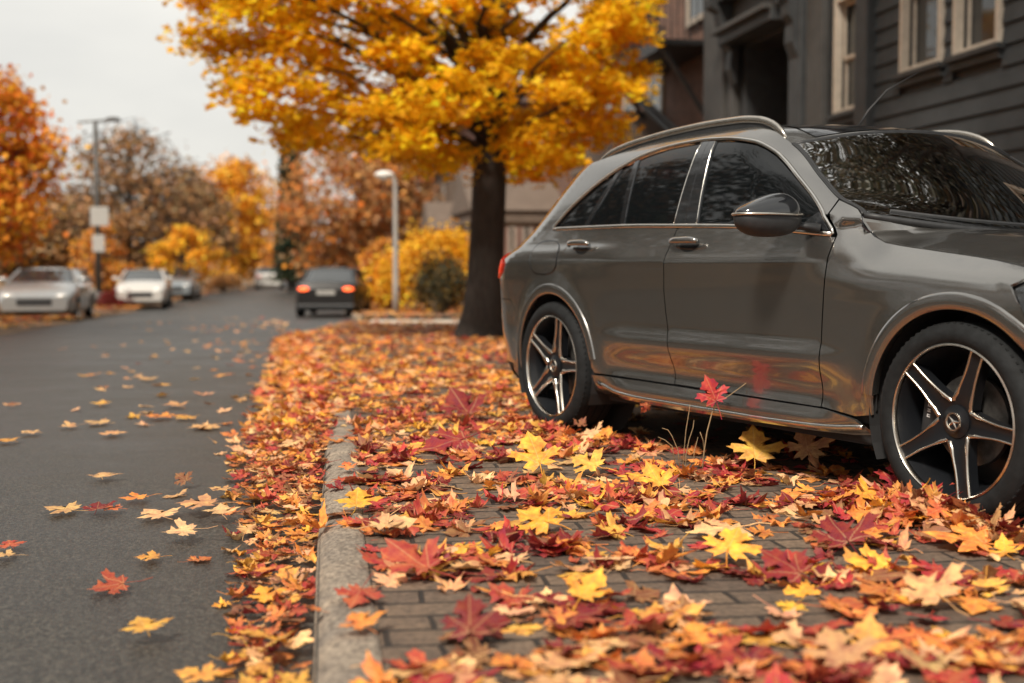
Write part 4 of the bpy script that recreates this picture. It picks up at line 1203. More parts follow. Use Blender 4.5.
def hero_place(h, zone, grp):
    px, py, spx, colr, lab, tl_, spin = h
    g_ = ground_at(px, py + spx*.12, -.115 if zone == 'road' else 0.012)
    if zone == 'road' and g_.x > KX(g_.y)-.5: g_ = ground_at(px, py+spx*.12, -.09)
    size = spx/(F_PX/g_.y)/1.36
    individuals.append(([g_.x, g_.y, g_.z+.012+size*.35*math.sin(tl_), size, tl_, 0, spin, colr, zone], lab, grp))
for h in HERO: hero_place(h, 'pavement', 'maple leaves on the pavement')
for h in ROADHERO: hero_place(h, 'road', 'loose maple leaves on the asphalt')
# promote the leaves that show largest
def zone_of(s):
    x, y = s[0], s[1]; px, py, d = project((x, y, s[2]))
    if s[8] in ('gutter',): return 'gutter', ('in the gutter heap at the bottom edge' if py > 600 else 'in the gutter heap beside a kerb joint' if py > 520 else 'in the gutter heap where the kerb disappears')
    if s[8] == 'roadedge': return 'roadedge', ('on the asphalt fringe of the heap, lower part' if py > 540 else 'on the asphalt fringe of the heap, middle part' if py > 450 else 'on the asphalt fringe of the heap, farther up')
    k = KX(y)
    if x < k+.18: return 'kerb', ('on the kerb top near the bottom edge' if py > 560 else 'on the kerb top farther up')
    col_ = 'left' if px < 520 else ('middle' if px < 700 else ('right' if px < 860 else 'far right'))
    row = 'along the bottom edge' if py > 625 else ('on the bare pavers' if py > 540 else 'in the leaf carpet before the car' if py > 460 else 'in the leaf carpet beside the rear wheel')
    return 'pavement', f'{row}, {col_} part'
cand = []
for i, s in enumerate(spots):
    px, py, d = project(s[:3])
    if -15 < px < 1039 and py < 700 and s[8] in ('pavement', 'gutter', 'roadedge') and s[1] < 8:
        p = CARI @ Vector((s[0], s[1], 0))
        if abs(p.x) < 2.4 and p.y > -.93: continue
        cand.append((-(s[3]/d*(1+.9*(s[2]-surf_z(s[0], s[1]))/.05)), i))
cand.sort()
chosen = set()
for sc_, i in cand:
    if len(chosen) >= 300-len(individuals)-3: break
    chosen.add(i)
ZG = {'pavement': 'maple leaves on the pavement', 'gutter': 'maple leaves heaped in the gutter', 'roadedge': 'maple leaves fringing the gutter heap', 'kerb': 'maple leaves on the kerb'}
for i in sorted(chosen):
    s = spots[i]; z_, txt = zone_of(s)
    sz = 'large' if s[3] > .085 else 'small'
    tlt = 'tilted up' if abs(s[4])+abs(s[5]) > .35 else 'flat'
    lab = f'{sz} {s[7]} leaf {tlt} {txt}'
    s[2] += .006
    individuals.append((s, lab, ZG[z_]))
def jitter(c, r, a=.16):
    k = 1+r.uniform(-a, a); return (min(1, c[0]*k*(1+r.uniform(-.08, .08))), min(1, c[1]*k*(1+r.uniform(-.12, .10))), min(1, c[2]*k))
rj = random.Random(21)
for k, (s, lab, grp) in enumerate(individuals):
    v = rj.randrange(16); o = bpy.data.objects.new('maple_leaf', VARMESH[v])
    o.location = (s[0], s[1], s[2])
    spin = s[6]
    if k < len(HERO)+len(ROADHERO):       # tilt about the picture's horizontal, stem towards the viewer
        o.rotation_euler = (Matrix.Rotation(s[4], 4, 'X') @ Matrix.Rotation(spin, 4, 'Z')).to_euler()
        o.data = VARMESH[[0, 3, 5, 8, 11, 14][k % 6]]
    else: o.rotation_euler = (s[4], s[5], spin)
    o.scale = (s[3], s[3], s[3]*(.45 if s[8] in ('road', 'roadedge', 'farroad') else .75)); o.color = (*jitter(PALETTE[s[7]], rj), 1)
    COL.objects.link(o); tag(o, lab, 'leaf', grp)
# the rest of the carpet
def mass(name, idx, low, m):
    V, F, U, C_ = [], [], [], []
    src = VARLOW if low else VAR
    arrs = [(np.array(v[0]), v[1], v[2]) for v in src]
    for i in idx:
        s = spots[i]; a, f, u = arrs[rj.randrange(len(src))]
        M_ = np.array((Matrix.Translation(s[:3]) @ (Matrix.Rotation(s[6], 4, 'Z') @ Matrix.Rotation(s[4], 4, 'X') @ Matrix.Rotation(s[5], 4, 'Y'))))
        q = (a*s[3]*np.array([1, 1, .45 if s[8] in ('roadedge', 'farroad') else .75])) @ M_[:3, :3].T + M_[:3, 3]; b0 = len(V)
        V.extend(map(tuple, q)); F.extend([tuple(b0+j for j in ff) for ff in f]); U.extend(u)
        c = jitter(PALETTE[s[7]], rj); C_.extend([(*c, 1)]*len(a))
    me = mkmesh(name, V, F, U, m, C_); o = link(bpy.data.objects.new(name, me)); tag(o, kind='stuff'); return o
near_i = [i for i, s in enumerate(spots) if i not in chosen and s[1] < 9]
far_i = [i for i, s in enumerate(spots) if s[1] >= 9]
o = mass('fallen_leaves', near_i, False, LEAF_ATT); tag(o, 'thick carpet of red, orange and tan fallen maple leaves', 'leaves')
o = mass('distant_fallen_leaves', far_i, True, LEAF_ATT); tag(o, 'far carpet of orange fallen leaves along the street', 'leaves')
print('LEAVES', len(spots), len(individuals), len(near_i), len(far_i))

# the red leaf held up on a dry stalk, and the stray stalks beside it
STALK = simple('dry_stalk', (.28, .19, .10), .8, var=.3, scale=40)
Y = 5.56
b = MB(); b.tube([at(702, 474, Y), at(704, 452, Y), at(707, 432, Y), at(712, 413, Y-.01), at(717, 403, Y-.01), at(730, 395, Y-.02), at(745, 384, Y-.03), at(757, 377, Y-.04)], [.0034, .0032, .0030, .0028, .0026, .0022, .0018, .001], 6)
b.tube([at(704, 452, Y), at(703, 440, Y+.0), at(700, 432, Y+.0)], .0015, 5)
st = b.build('dry_stalk', STALK, smooth_=True); tag(st, 'tall bent dry stalk rising before the front door sill', 'stalk')
lf = bpy.data.objects.new('maple_leaf', VARMESH[0]); q = at(716, 401, Y-.03); lf.location = q
lf.rotation_euler = (R(82), R(-18), R(8)); lf.scale = (.115,)*3; lf.color = (.50, .022, .022, 1); COL.objects.link(lf)
tag(lf, 'bright red maple leaf held upright on a bent stalk against the car doors', 'leaf', None)
hl_ = bpy.data.objects.new('maple_leaf', VARMESH[5]); hl_.location = at(648, 404, 6.08); hl_.rotation_euler = (R(-70), R(30), R(20)); hl_.scale = (.055,)*3; hl_.color = (.5, .10, .03, 1); COL.objects.link(hl_)
tag(hl_, 'small rusty maple leaf hanging under the sill edge of the car', 'leaf')
for i, pts in enumerate([[(683, 476), (684, 452), (686, 430), (689, 412), (690, 404)], [(685, 478), (686, 455), (689, 440), (693, 428), (694, 420)], [(694, 476), (694, 452), (696, 445), (698, 437)], [(676, 470), (672, 446), (665, 440), (658, 437)], [(680, 472), (678, 450), (672, 436), (668, 430), (662, 428)]]):
    b = MB(); b.tube([at(px, py, Y+.03-.03*i) for px, py in pts], [.0018]*(len(pts)-1)+[.0008], 5); o = b.build('dry_stalk', STALK, smooth_=True)
    tag(o, ['tall thin straight dry stalk left of the stalk with the red leaf', 'leaning thin dry stalk beside the straight one', 'short dry stalk between the thin stalks and the tall bent one', 'low dry twig lying toward the rear wheel', 'short forked looking dry twig curling left beside the stalks'][i], 'stalk', 'dry stalks growing before the sill')
# ================================================================== TREES AND SHRUBS
def bark(name, c):
    m, nt, p, out = mat(name)
    tc = N(nt, 'TexCoord'); mp = N(nt, 'Mapping'); mp.inputs['Scale'].default_value = (1, 1, .18); nt.links.new(tc.outputs['Object'], mp.inputs[0])
    n = noise(nt, 22, 6, .7, vec=mp.outputs[0]); r = ramp(nt, n.outputs[0], [(.3, tuple(x*.45 for x in c)), (.7, tuple(x*1.4 for x in c))])
    nt.links.new(r.outputs[0], p.inputs['Base Color']); p.inputs['Roughness'].default_value = .9
    b = N(nt, 'Bump'); b.inputs['Strength'].default_value = 1; b.inputs['Distance'].default_value = .03
    nt.links.new(n.outputs[0], b.inputs['Height']); nt.links.new(b.outputs[0], p.inputs['Normal']); return m
BARK = bark('dark_bark', (.038, .031, .027)); BARK2 = bark('grey_bark', (.11, .085, .065))
def folmat(name, trans=.35):
    m, nt, p, out = mat(name)
    a = N(nt, 'Attribute', attribute_name='leafcol'); nt.links.new(a.outputs['Color'], p.inputs['Base Color']); p.inputs['Roughness'].default_value = .6; p.inputs['Specular IOR Level'].default_value = .25
    tr = N(nt, 'BsdfTranslucent'); nt.links.new(a.outputs['Color'], tr.inputs[0]); mx = N(nt, 'MixShader'); mx.inputs[0].default_value = trans
    nt.links.new(p.outputs[0], mx.inputs[1]); nt.links.new(tr.outputs[0], mx.inputs[2]); nt.links.new(mx.outputs[0], out.inputs[0]); return m
FOL = folmat('foliage', .30); FOLM = folmat('maple_foliage', .55)
nrg = np.random.default_rng(4)
MAPS = np.array([(0, 0, 0), (.30, -.12, .02), (.33, .14, -.05), (.80, .36, .10), (.32, .45, -.03), (.30, .72, .02), (0, 1.1, .10), (-.30, .72, .02), (-.32, .45, -.03), (-.80, .36, .10), (-.33, .14, -.05), (-.30, -.12, .02)])
DIAM = np.array([(0, 0, 0), (.42, .35, .12), (.30, .8, .05), (0, 1.05, -.1), (-.36, .7, .05), (-.42, .3, .12)])
def cloud(name, pts, size, cols, shape, m, parent=None, flat=.5, svar=.3):
    """one mesh of many small leaves; flat: 0 random orientation .. 1 horizontal"""
    n = len(pts); k = len(shape)
    az = nrg.uniform(0, 2*np.pi, n)
    tz = nrg.normal(0, 1, (n, 3)); tz /= np.linalg.norm(tz, axis=1)[:, None]
    up = np.array([0, 0, 1.])*flat + tz*(1-flat); up /= np.linalg.norm(up, axis=1)[:, None]
    t = np.stack([np.cos(az), np.sin(az), -.4*np.ones(n)], 1); t -= up*np.sum(t*up, 1)[:, None]; t /= np.linalg.norm(t, axis=1)[:, None]+1e-9
    b = np.cross(t, up); s = size*(1+nrg.uniform(-svar, svar, n))
    V = pts[:, None, :] + s[:, None, None]*(shape[None, :, 0, None]*b[:, None, :] + shape[None, :, 1, None]*t[:, None, :] + shape[None, :, 2, None]*up[:, None, :])
    V = V.reshape(-1, 3)
    me = bpy.data.meshes.new(name); me.vertices.add(n*k); me.vertices.foreach_set('co', V.astype(np.float32).ravel())
    me.loops.add(n*k); me.loops.foreach_set('vertex_index', np.arange(n*k, dtype=np.int32))
    me.polygons.add(n); me.polygons.foreach_set('loop_start', np.arange(0, n*k, k, dtype=np.int32)); me.polygons.foreach_set('loop_total', np.full(n, k, dtype=np.int32))
    me.materials.append(m)
    ca = me.color_attributes.new('leafcol', 'FLOAT_COLOR', 'POINT')
    C = np.ones((n*k, 4), dtype=np.float32); C[:, :3] = np.repeat(cols, k, axis=0); ca.data.foreach_set('color', C.ravel())
    me.update(calc_edges=True); me.validate()
    return link(bpy.data.objects.new(name, me), parent)
def limb(p0, p1, r0, r1, sag=.15, n=6, seed=0):
    rr = random.Random(seed); p0, p1 = Vector(p0), Vector(p1); L = (p1-p0).length; out = []; rad = []
    for i in range(n+1):
        t = i/n; p = p0.lerp(p1, t) + Vector((rr.uniform(-1, 1), rr.uniform(-1, 1), rr.uniform(-.5, .5)))*L*.035*(1 if 0 < i < n else 0)
        p.z += sag*L*math.sin(math.pi*t)*.5; out.append(p); rad.append(lerp(r0, r1, t**.8))
    return out, rad
def palette_cols(n, base, var=.18, mixn=None):
    base = np.array(base); idx = nrg.integers(0, len(base), n); c = base[idx]*(1+nrg.normal(0, var, (n, 1))); c[:, 1] *= 1+nrg.normal(0, .06, n)
    return np.clip(c, .004, .95)
def tree(name, label, base, H, tr, crown, ncl, nleaf, lsize, base_cols, group=None, clr=.9, lean=(0, 0), bare=0.0, cat='tree', seed=1, flat=.35, barkm=None, trunk_top=.75, clump=1.0):
    """crown = (zbottom, rx, ry, shape) ellipsoidal envelope above the base; clusters of leaves hang on real limbs"""
    rr = random.Random(seed); t = empty(name, base); tag(t, label, cat, group)
    zb, rx, ry = crown; zc = (zb+H)/2; rz = (H-zb)/2
    tb = MB(); top = Vector((lean[0], lean[1], H*trunk_top))
    pts, rad = limb((0, 0, -.3), top, tr, tr*.25, 0, 8, seed); rad[0] = tr*1.5; rad[1] = tr*1.05
    tb.tube(pts, rad, 10)
    cl = []
    for i in range(ncl):
        while True:
            v = Vector((rr.uniform(-1, 1), rr.uniform(-1, 1), rr.uniform(-1, 1)))
            if .25 < v.length < 1: break
        v *= (rr.uniform(.75, 1)/v.length)**.6 if v.length > .6 else 1
        k = 1-.25*max(0, v.z)
        cl.append(Vector((v.x*rx*k+lean[0]*.6, v.y*ry*k+lean[1]*.6, zc+v.z*rz)))
    for i, c in enumerate(cl):
        if i % 2 == 0 or bare:
            z0 = max(zb*.7, min(H*trunk_top*.95, c.z-.35*math.hypot(c.x, c.y)-.3)); s0 = Vector((lean[0]*z0/(H*trunk_top), lean[1]*z0/(H*trunk_top), z0))
            pp, ra = limb(s0, c, tr*.30*(1-z0/H)+.02, .012+tr*.02, .1, 5, seed*77+i); tb.tube(pp, ra, 5, cap=False)
            if bare:
                for q in range(4):
                    e = c+Vector((rr.uniform(-1, 1), rr.uniform(-1, 1), rr.uniform(.1, 1.2)))*H*.10; pp, ra = limb(pp[-2], e, .03, .008, .05, 4, i*7+q); tb.tube(pp, ra, 4, cap=False)
                    pp = pp+[pp[-1]]
    tb.build('trunk', barkm or BARK, t, smooth_=True)
    per = nleaf//ncl; P_ = []; C_ = []
    for i, c in enumerate(cl):
        m_ = int(per*rr.uniform(.5, 1.5)*(1-bare*rr.random()*max(0, (c.z-zb)/(H-zb))*1.6)); 
        if m_ < 3: continue
        R_ = np.array([rx, ry, rz*.55])*.34*clr*rr.uniform(.7, 1.3)*clump
        q = nrg.normal(0, .55, (m_, 3))*R_ + np.array(c); P_.append(q)
        tone = 1+rr.uniform(-.22, .22); C_.append(palette_cols(m_, base_cols)*tone)
    cloud('crown', np.concatenate(P_), lsize, np.clip(np.concatenate(C_), 0, .95), DIAM, FOL, t, flat)
    return t
def tree_px(name, label, px, Y, box, nleaf, lsize, cols, **kw):
    """place by depth; box = (x0, y0, x1, y1) of the crown as it looks from the street"""
    s = F_PX/Y; gx = (px-512)/s; gz = Z0(Y) if abs(gx) < 60 else Z0(Y)
    top = at(px, box[1], Y).z-gz; zb = at(px, box[3], Y).z-gz; rx = (box[2]-box[0])/2/s; lean = ((box[0]+box[2])/2-px)/s
    return tree(name, label, (gx, Y, gz), top, kw.pop('tr', max(.12, top*.022)), (max(.4, zb), rx, rx*kw.pop('ryk', .9)), kw.pop('ncl', 60), nleaf, lsize, cols, lean=(lean, 0), **kw)

# --- the yellow maple on the verge
mb = ground_at(482, 337, 0.0); MY = mb.y
mt = empty('maple_tree', (mb.x, mb.y, mb.z)); tag(mt, 'yellow maple tree with dark trunk standing in leaves behind the parked car', 'tree')
W2 = lambda p: Vector(p)-Vector((mb.x, mb.y, mb.z))
tpath = [at(482, 345, MY), at(481, 334, MY), at(482, 318, MY), at(485, 285, MY), at(487, 240, MY), at(489, 190, MY), at(491, 140, MY), at(492, 90, MY), at(494, 40, MY), at(497, -20, MY), at(494, -130, MY), at(480, -330, MY)]
tb = MB(); n0 = len(tb.v); tb.tube([W2(p) for p in tpath], [.52, .42, .335, .29, .27, .262, .25, .235, .20, .16, .11, .05], 20)
for i, v in enumerate(tb.v):      # root flare and fluting
    a = math.atan2(v[1], v[0]); k = 1+(.10*math.sin(a*5+1)+.05*math.sin(a*9))*(1-smooth(.1, .9, v[2])) ; tb.v[i] = (v[0]*k, v[1]*k, v[2])
CRP = [(188, 28), (212, 72), (240, 104), (282, 144), (330, 158), (372, 146), (420, 166), (462, 168), (515, 178), (552, 184), (590, 152), (632, 122), (654, 104), (640, 62), (636, -120), (620, -320), (520, -500), (400, -540), (280, -460), (190, -260), (172, 0)]
def inpoly(x, y, P_):
    c = False
    for i in range(len(P_)):
        x1, y1 = P_[i]; x2, y2 = P_[i-1]
        if (y1 > y) != (y2 > y) and x < (x2-x1)*(y-y1)/(y2-y1)+x1: c = not c
    return c
rm = random.Random(9); cls = []
while len(cls) < 470:
    px, py = rm.uniform(170, 675), rm.uniform(-540, 195)
    if py < -20 and rm.random() < .60: continue
    if not inpoly(px, py, CRP): continue
    if 470 < px < 515 and 120 < py and rm.random() < .8: continue
    lo = .4+.6*min(1, math.hypot((px-430)/260, 0))
    Yc = MY + rm.uniform(-1, 1)*2.9*math.sqrt(max(.08, 1-((px-430)/260)**2)); q = at(px, py, MY)
    q.y = Yc; q.x += 0
    if inpoly(*project(q)[:2], CRP) or py < -40: cls.append(q)
for i, c in enumerate(cls):
    if i % 6 == 0:
        zz = max(2.6, min(6.5, c.z-.45*math.hypot(c.x-mb.x, c.y-mb.y)))
        s0 = None
        for a, b_ in zip(tpath[:-1], tpath[1:]):
            if a.z <= zz <= b_.z: s0 = a.lerp(b_, (zz-a.z)/(b_.z-a.z))
        if s0 is None: s0 = tpath[6]
        pp, ra = limb(W2(s0), W2(c), .055, .010, .12, 7, i); tb.tube(pp, ra, 6, cap=False)
for a, b_, r0, r1 in (((491, 100), (415, -60), .11, .05), ((490, 130), (300, 20), .09, .02), ((492, 90), (590, -30), .10, .03), ((490, 150), (590, 120), .06, .015), ((492, 60), (380, -150), .10, .03), ((493, 50), (600, -160), .09, .03), ((468, 78), (444, 34), .10, .085)):
    pp, ra = limb(W2(at(*a, MY)), W2(at(*b_, MY-.7)), r0, r1, .06, 7, int(a[1])); tb.tube(pp, ra, 8, cap=False)
tb.build('trunk', BARK, mt, smooth_=True)
P_, C_ = [], []
MC = [(.95, .53, .014), (.96, .56, .018), (.95, .50, .014), (.96, .60, .03), (.93, .45, .014)]
for c in cls:
    n = rm.randint(64, 120); rad = rm.uniform(.34, .62)
    q = np.clip(nrg.normal(0, .5, (n, 3)), -.85, .85)*np.array([rad, rad, .17]); q[:, 2] -= .35*(q[:, 0]**2+q[:, 1]**2)
    for _ in range(3): pass
    P_.append(q+np.array(W2(c))); C_.append(palette_cols(n, MC, .13)*(1+rm.uniform(-.16, .14)))
cloud('crown', np.concatenate(P_), .102, np.clip(np.concatenate(C_), 0, .9), MAPS, FOLM, mt, .55)

OR = [(.80, .30, .03), (.84, .36, .035), (.66, .20, .025), (.84, .42, .05)]
RO = [(.74, .22, .03), (.66, .16, .025), (.80, .32, .035), (.55, .11, .025)]
BR = [(.34, .20, .10), (.26, .155, .08), (.42, .23, .10), (.22, .15, .08)]
BRO = [(.50, .25, .09), (.40, .18, .07), (.60, .29, .085), (.32, .18, .08)]
YE = [(.86, .44, .025), (.80, .38, .025), (.90, .52, .05)]
DG = [(.040, .058, .032), (.032, .048, .028), (.06, .07, .035)]
YO = [(.82, .40, .035), (.76, .32, .03), (.66, .24, .03), (.42, .20, .04)]
tree_px('autumn_tree', 'orange red autumn tree at the left picture edge behind the silver car', -8, 34, (-75, 62, 66, 262), 9000, .15, RO[:2]+OR+YE[:2], ncl=90, seed=3)
tree_px('autumn_tree', 'tall brown half bare tree rising behind the street lamp', 128, 62, (62, 122, 198, 280), 9000, .20, BR+BRO[:1], ncl=90, seed=4, bare=.7)
tree_px('autumn_tree', 'brown bushy tree between the lamp and the golden far tree', 182, 78, (135, 168, 238, 285), 6000, .24, BR, ncl=60, seed=5, bare=.3)
tree_px('autumn_tree', 'dark brown low tree behind the silver car at the left', 40, 50, (-20, 188, 92, 285), 6000, .20, BR, ncl=60, seed=6, bare=.2)
tree_px('autumn_tree', 'small round yellow tree on a thin stem above the parked cars', 188, 56, (157, 226, 218, 282), 3500, .13, YE+OR[:1], ncl=36, seed=7, tr=.12)
tree_px('autumn_tree', 'ragged orange young tree directly behind the street lamp pole', 106, 47, (76, 222, 138, 292), 2200, .13, OR+BRO, ncl=34, seed=8, tr=.12)
tree_px('autumn_tree', 'golden orange round topped tree at the far end of the street', 238, 95, (192, 156, 284, 288), 8000, .30, YO+YE, ncl=70, seed=9)
tree_px('autumn_tree', 'large rusty brown tree behind the dark sedan', 352, 66, (288, 120, 440, 288), 13000, .22, BRO+BR[:1]+RO[:1], ncl=110, seed=10)
tree_px('autumn_tree', 'rust red tree top behind the maple beside the white lamp post', 415, 74, (360, 120, 470, 270), 5000, .26, BRO+RO[1:2], ncl=50, seed=12)
tree_px('autumn_tree', 'orange low tree far down the road left of the sedan', 300, 88, (262, 232, 330, 292), 3000, .25, BRO+OR, ncl=40, seed=13)
tree_px('autumn_tree', 'amber low tree right of the sedan behind its roof', 385, 52, (362, 238, 408, 300), 2500, .15, OR+BRO, ncl=30, seed=14)
# conifer
cs = F_PX/72.0; ct = empty('conifer_tree', ((292-512)/cs, 72, Z0(72))); tag(ct, 'dark narrow conifer rising beyond the sedan between orange trees', 'tree')
Hc = at(297, 116, 72).z-Z0(72); b = MB(); b.tube([(0, 0, -.3), (0, 0, Hc)], [.3, .03], 8); b.build('trunk', BARK, ct)
P_ = []
for i in range(34):
    z = 1.0+(Hc-1.2)*i/33; rd = 1.0*(1-z/Hc)**.75+.15
    for a in np.linspace(0, 2*np.pi, 10)[:-1]+nrg.uniform(0, 1):
        L = rd*nrg.uniform(.75, 1.2); t = nrg.uniform(.1, 1, 40)[:, None]
        P_.append(np.array([[math.cos(a), math.sin(a), -.28]])*t*L + np.array([[0, 0, z]]) + nrg.normal(0, .10, (40, 3)))
P_ = np.concatenate(P_); cloud('crown', P_, .20, palette_cols(len(P_), DG, .2), DIAM, FOL, ct, .3)
# trees that stand out of frame and show in the glass and paint
for i, (x, y, h, rx, cols, lab) in enumerate([(-15, 5, 19, 5, BR+DG, 'dark tall tree across the road opposite the nearest pavers'), (-16, 13, 20, 5, BR[1:2]+DG, 'brown tall tree across the road opposite the parked SUV'), (-15.5, 18.6, 13, 2.8, DG+BR, 'shorter dark tree across the road opposite the rear wheel'), (-13, -3, 11, 4, BR+RO, 'tree across the road behind the camera'),
                                               (10.5, 31, 17, 5, BR+DG, 'tall brown tree growing behind the brick house'), (8.0, 40, 17, 5, BR+BRO, 'tall rusty tree growing behind the porch house'), (14, 16, 15, 5, BR+DG, 'tall dark tree growing behind the grey clapboard house'), (5.4, 10.6, 13.5, 3.7, [(.05, .045, .032), (.07, .055, .035), (.04, .042, .032)], 'dark brown tree overhanging the parked SUV from the house side')]):
    tree('autumn_tree', lab, (x, y, Z0(y)), h, .25, (.6 if x < 0 else 5.6, rx, rx), 60, 13000 if x < 0 else (44000 if x < 6 else 7500), .20 if x < 0 else (.085 if x < 6 else .18), cols, seed=40+i, bare=.25)

def shrub(name, label, px, Y, box, n, ls, cols, seed=1, cat='shrub', round_=False):
    s = F_PX/Y; x0 = (box[0]-512)/s; x1 = (box[2]-512)/s; gz = Z0(Y); zt = at(px, box[1], Y).z-gz
    t = empty(name, ((x0+x1)/2, Y, gz)); tag(t, label, cat)
    rx = (x1-x0)/2; rr = random.Random(seed); b = MB(); P_ = []; C_ = []
    for i in range(26):
        a = rr.uniform(0, 6.28); q = rr.uniform(.2, .95); zz = zt*rr.uniform(.25, .88)*(1-.35*q*q)
        e = Vector((math.cos(a)*rx*q, math.sin(a)*rx*.8*q, zz)); pp, ra = limb((e.x*.15, e.y*.15, -.05), e, .025, .008, .1, 4, i); b.tube(pp, ra, 5, cap=False)
        m_ = n//26; P_.append(nrg.normal(0, .5, (m_, 3))*np.array([rx*.42, rx*.36, zt*.26])+np.array(e)); C_.append(palette_cols(m_, cols)*rr.uniform(.8, 1.2))
    b.build('stem', BARK2, t); P_ = np.concatenate(P_); P_[:, 2] = np.abs(P_[:, 2]); cloud('foliage', P_, ls, np.clip(np.concatenate(C_), 0, .9), DIAM, FOL, t, .3); return t
shrub('hedge_shrub', 'big golden yellow shrub behind the maple trunk', 425, 37.5, (392, 232, 482, 315), 11000, .12, YE, 2)
shrub('hedge_shrub', 'orange yellow shrub spreading left of the white lamp post foot', 385, 40, (366, 258, 410, 312), 4500, .12, OR+YE, 3)
shrub('round_shrub', 'dark green round shrub touching the left of the maple trunk', 440, 33.5, (413, 256, 466, 320), 4200, .075, [(.05, .05, .03), (.09, .07, .03), (.035, .04, .025), (.20, .12, .03)], 4)
shrub('red_shrub', 'low dark red shrub at the foot of the left street lamp', 115, 43, (100, 288, 133, 312), 1500, .08, [(.22, .03, .02), (.15, .02, .018)], 5)
shrub('verge_shrub', 'rusty low shrub on the far left verge beyond the cars', 222, 70, (206, 272, 240, 292), 900, .14, BRO, 6)
# far woods closing the street
P_ = np.stack([nrg.uniform(-110, 60, 9000), nrg.uniform(150, 185, 9000), np.zeros(9000)], 1)
P_[:, 2] = Z0(100)+nrg.uniform(0, 1, 9000)*(6.5+3.0*np.sin(P_[:, 0]*.13)+1.5*np.sin(P_[:, 0]*.41+1)); o = cloud('far_woods', P_, .9, palette_cols(9000, BRO+BR+OR[:1]), DIAM, FOL, None, .3); tag(o, 'hazy brown autumn woods closing the far end', 'woods', kind='stuff')

# ================================================================== HOUSES
FU = Vector((.1772, -.9842, 0)); FN = Vector((-.9842, -.1772, 0)); FC = Vector((3.74, 23.7, 0))
HM = Matrix(((FU.x, FN.x, 0, FC.x), (FU.y, FN.y, 0, FC.y), (0, 0, 1, 0), (0, 0, 0, 1)))       # local: x along the front toward the camera, y out to the street, z up
def fac(px, py, out_=0.0, C=FC):
    d = ray(px, py); o = Vector((0, 0, CAM_H)); c = C+FN*out_
    t = (c-o).dot(FN)/d.dot(FN); p = o+d*t; return (p-C).dot(FU), p.z
def siding():
    m, nt, p, out = mat('grey_siding')
    n = noise(nt, 3, 5, .65); r = ramp(nt, n.outputs[0], [(.3, (.025, .031, .036)), (.7, (.044, .051, .057))])
    tc = N(nt, 'TexCoord'); mp = N(nt, 'Mapping'); mp.inputs['Scale'].default_value = (1.2, 1.2, 24); nt.links.new(tc.outputs['Object'], mp.inputs[0])
    n2 = noise(nt, 4, 4, .6, vec=mp.outputs[0]); r2 = ramp(nt, n2.outputs[0], [(.3, (.85,)*3), (.7, (1.15,)*3)])
    mm = N(nt, 'MixRGB', blend_type='MULTIPLY'); mm.inputs[0].default_value = 1; nt.links.new(r.outputs[0], mm.inputs[1]); nt.links.new(r2.outputs[0], mm.inputs[2])
    nt.links.new(mm.outputs[0], p.inputs['Base Color']); p.inputs['Roughness'].default_value = .75; return m
SID = siding(); TRIM = simple('charcoal_trim', (.028, .030, .032), .6, var=.3, scale=5); CREAM = simple('cream_window_paint', (.46, .40, .33), .6, var=.15, scale=8)
WINGL = simple('old_window_glass', (.03, .034, .036), .06, 0, .8, .3, 1.5); DARKD = simple('dark_doorway_paint', (.010, .011, .012), .6); CURT = simple('curtain_cloth', (.20, .16, .12), .9, var=.4, scale=12)
def hb(b, x0, x1, y0, y1, z0, z1): return b.box(x0, x1, y0, y1, z0, z1, HM)
house = empty('grey_house', (FC.x, FC.y, 0)); tag(house, 'dark grey clapboard house with cream windows behind the parked car', 'house')
hM = Matrix.Translation(-Vector((FC.x, FC.y, 0))) @ HM
HL = 21.0; HH = 8.6
def hbx(b, *a): return b.box(*a, hM)
s876 = fac(876, 60)[0]; s866 = fac(866, 60)[0]
# windows of the clapboard part: (px left, px right at sill, y sill, height m)
b = MB(); rows = 30; bh = .235
wins = []
def win(pl, pr, pys, ytop=None, h=1.9, outp=0.0):
    s0, z0 = fac(pl, pys[0]); s1, z1 = fac(pr, pys[1]); z = (z0+z1)/2
    if ytop: h = fac(pl, ytop)[1]-z
    return (s0, s1, z, z+h)
W1 = win(838, 860, (114, 107), 4)
Wn = [win(905, 941, (74, 60), h=1.95), win(959, 999, (55, 42), h=1.95)]
s_w = Wn[1][1]
for k in range(2): Wn.append((Wn[1][1]+1.6+2.4*k, Wn[1][1]+2.5+2.4*k, Wn[1][2], Wn[1][3]))
def span(z0, z1, xs, xe, wl_):
    """parts of a course not cut by windows"""
    cuts = sorted((w[0]-.10, w[1]+.10) for w in wl_ if w[2]-.10 < z1 and w[3]+.10 > z0); out = []; x = xs
    for a, c in cuts:
        if a > x: out.append((x, a))
        x = max(x, c)
    if x < xe: out.append((x, xe))
    return out
z = .55
while z < HH:
    for a, c in span(z, z+bh, s876, HL, Wn):
        b.add([hM @ Vector(v) for v in ((a, -.002, z+bh), (c, -.002, z+bh), (c, .030, z+.003), (a, .030, z+.003), (a, .0, z), (c, .0, z))], [(0, 1, 2, 3), (3, 2, 5, 4)])
    z += bh
b.build('siding', SID, house)
b = MB()
for a, c in [(0, HL)]:
    pass
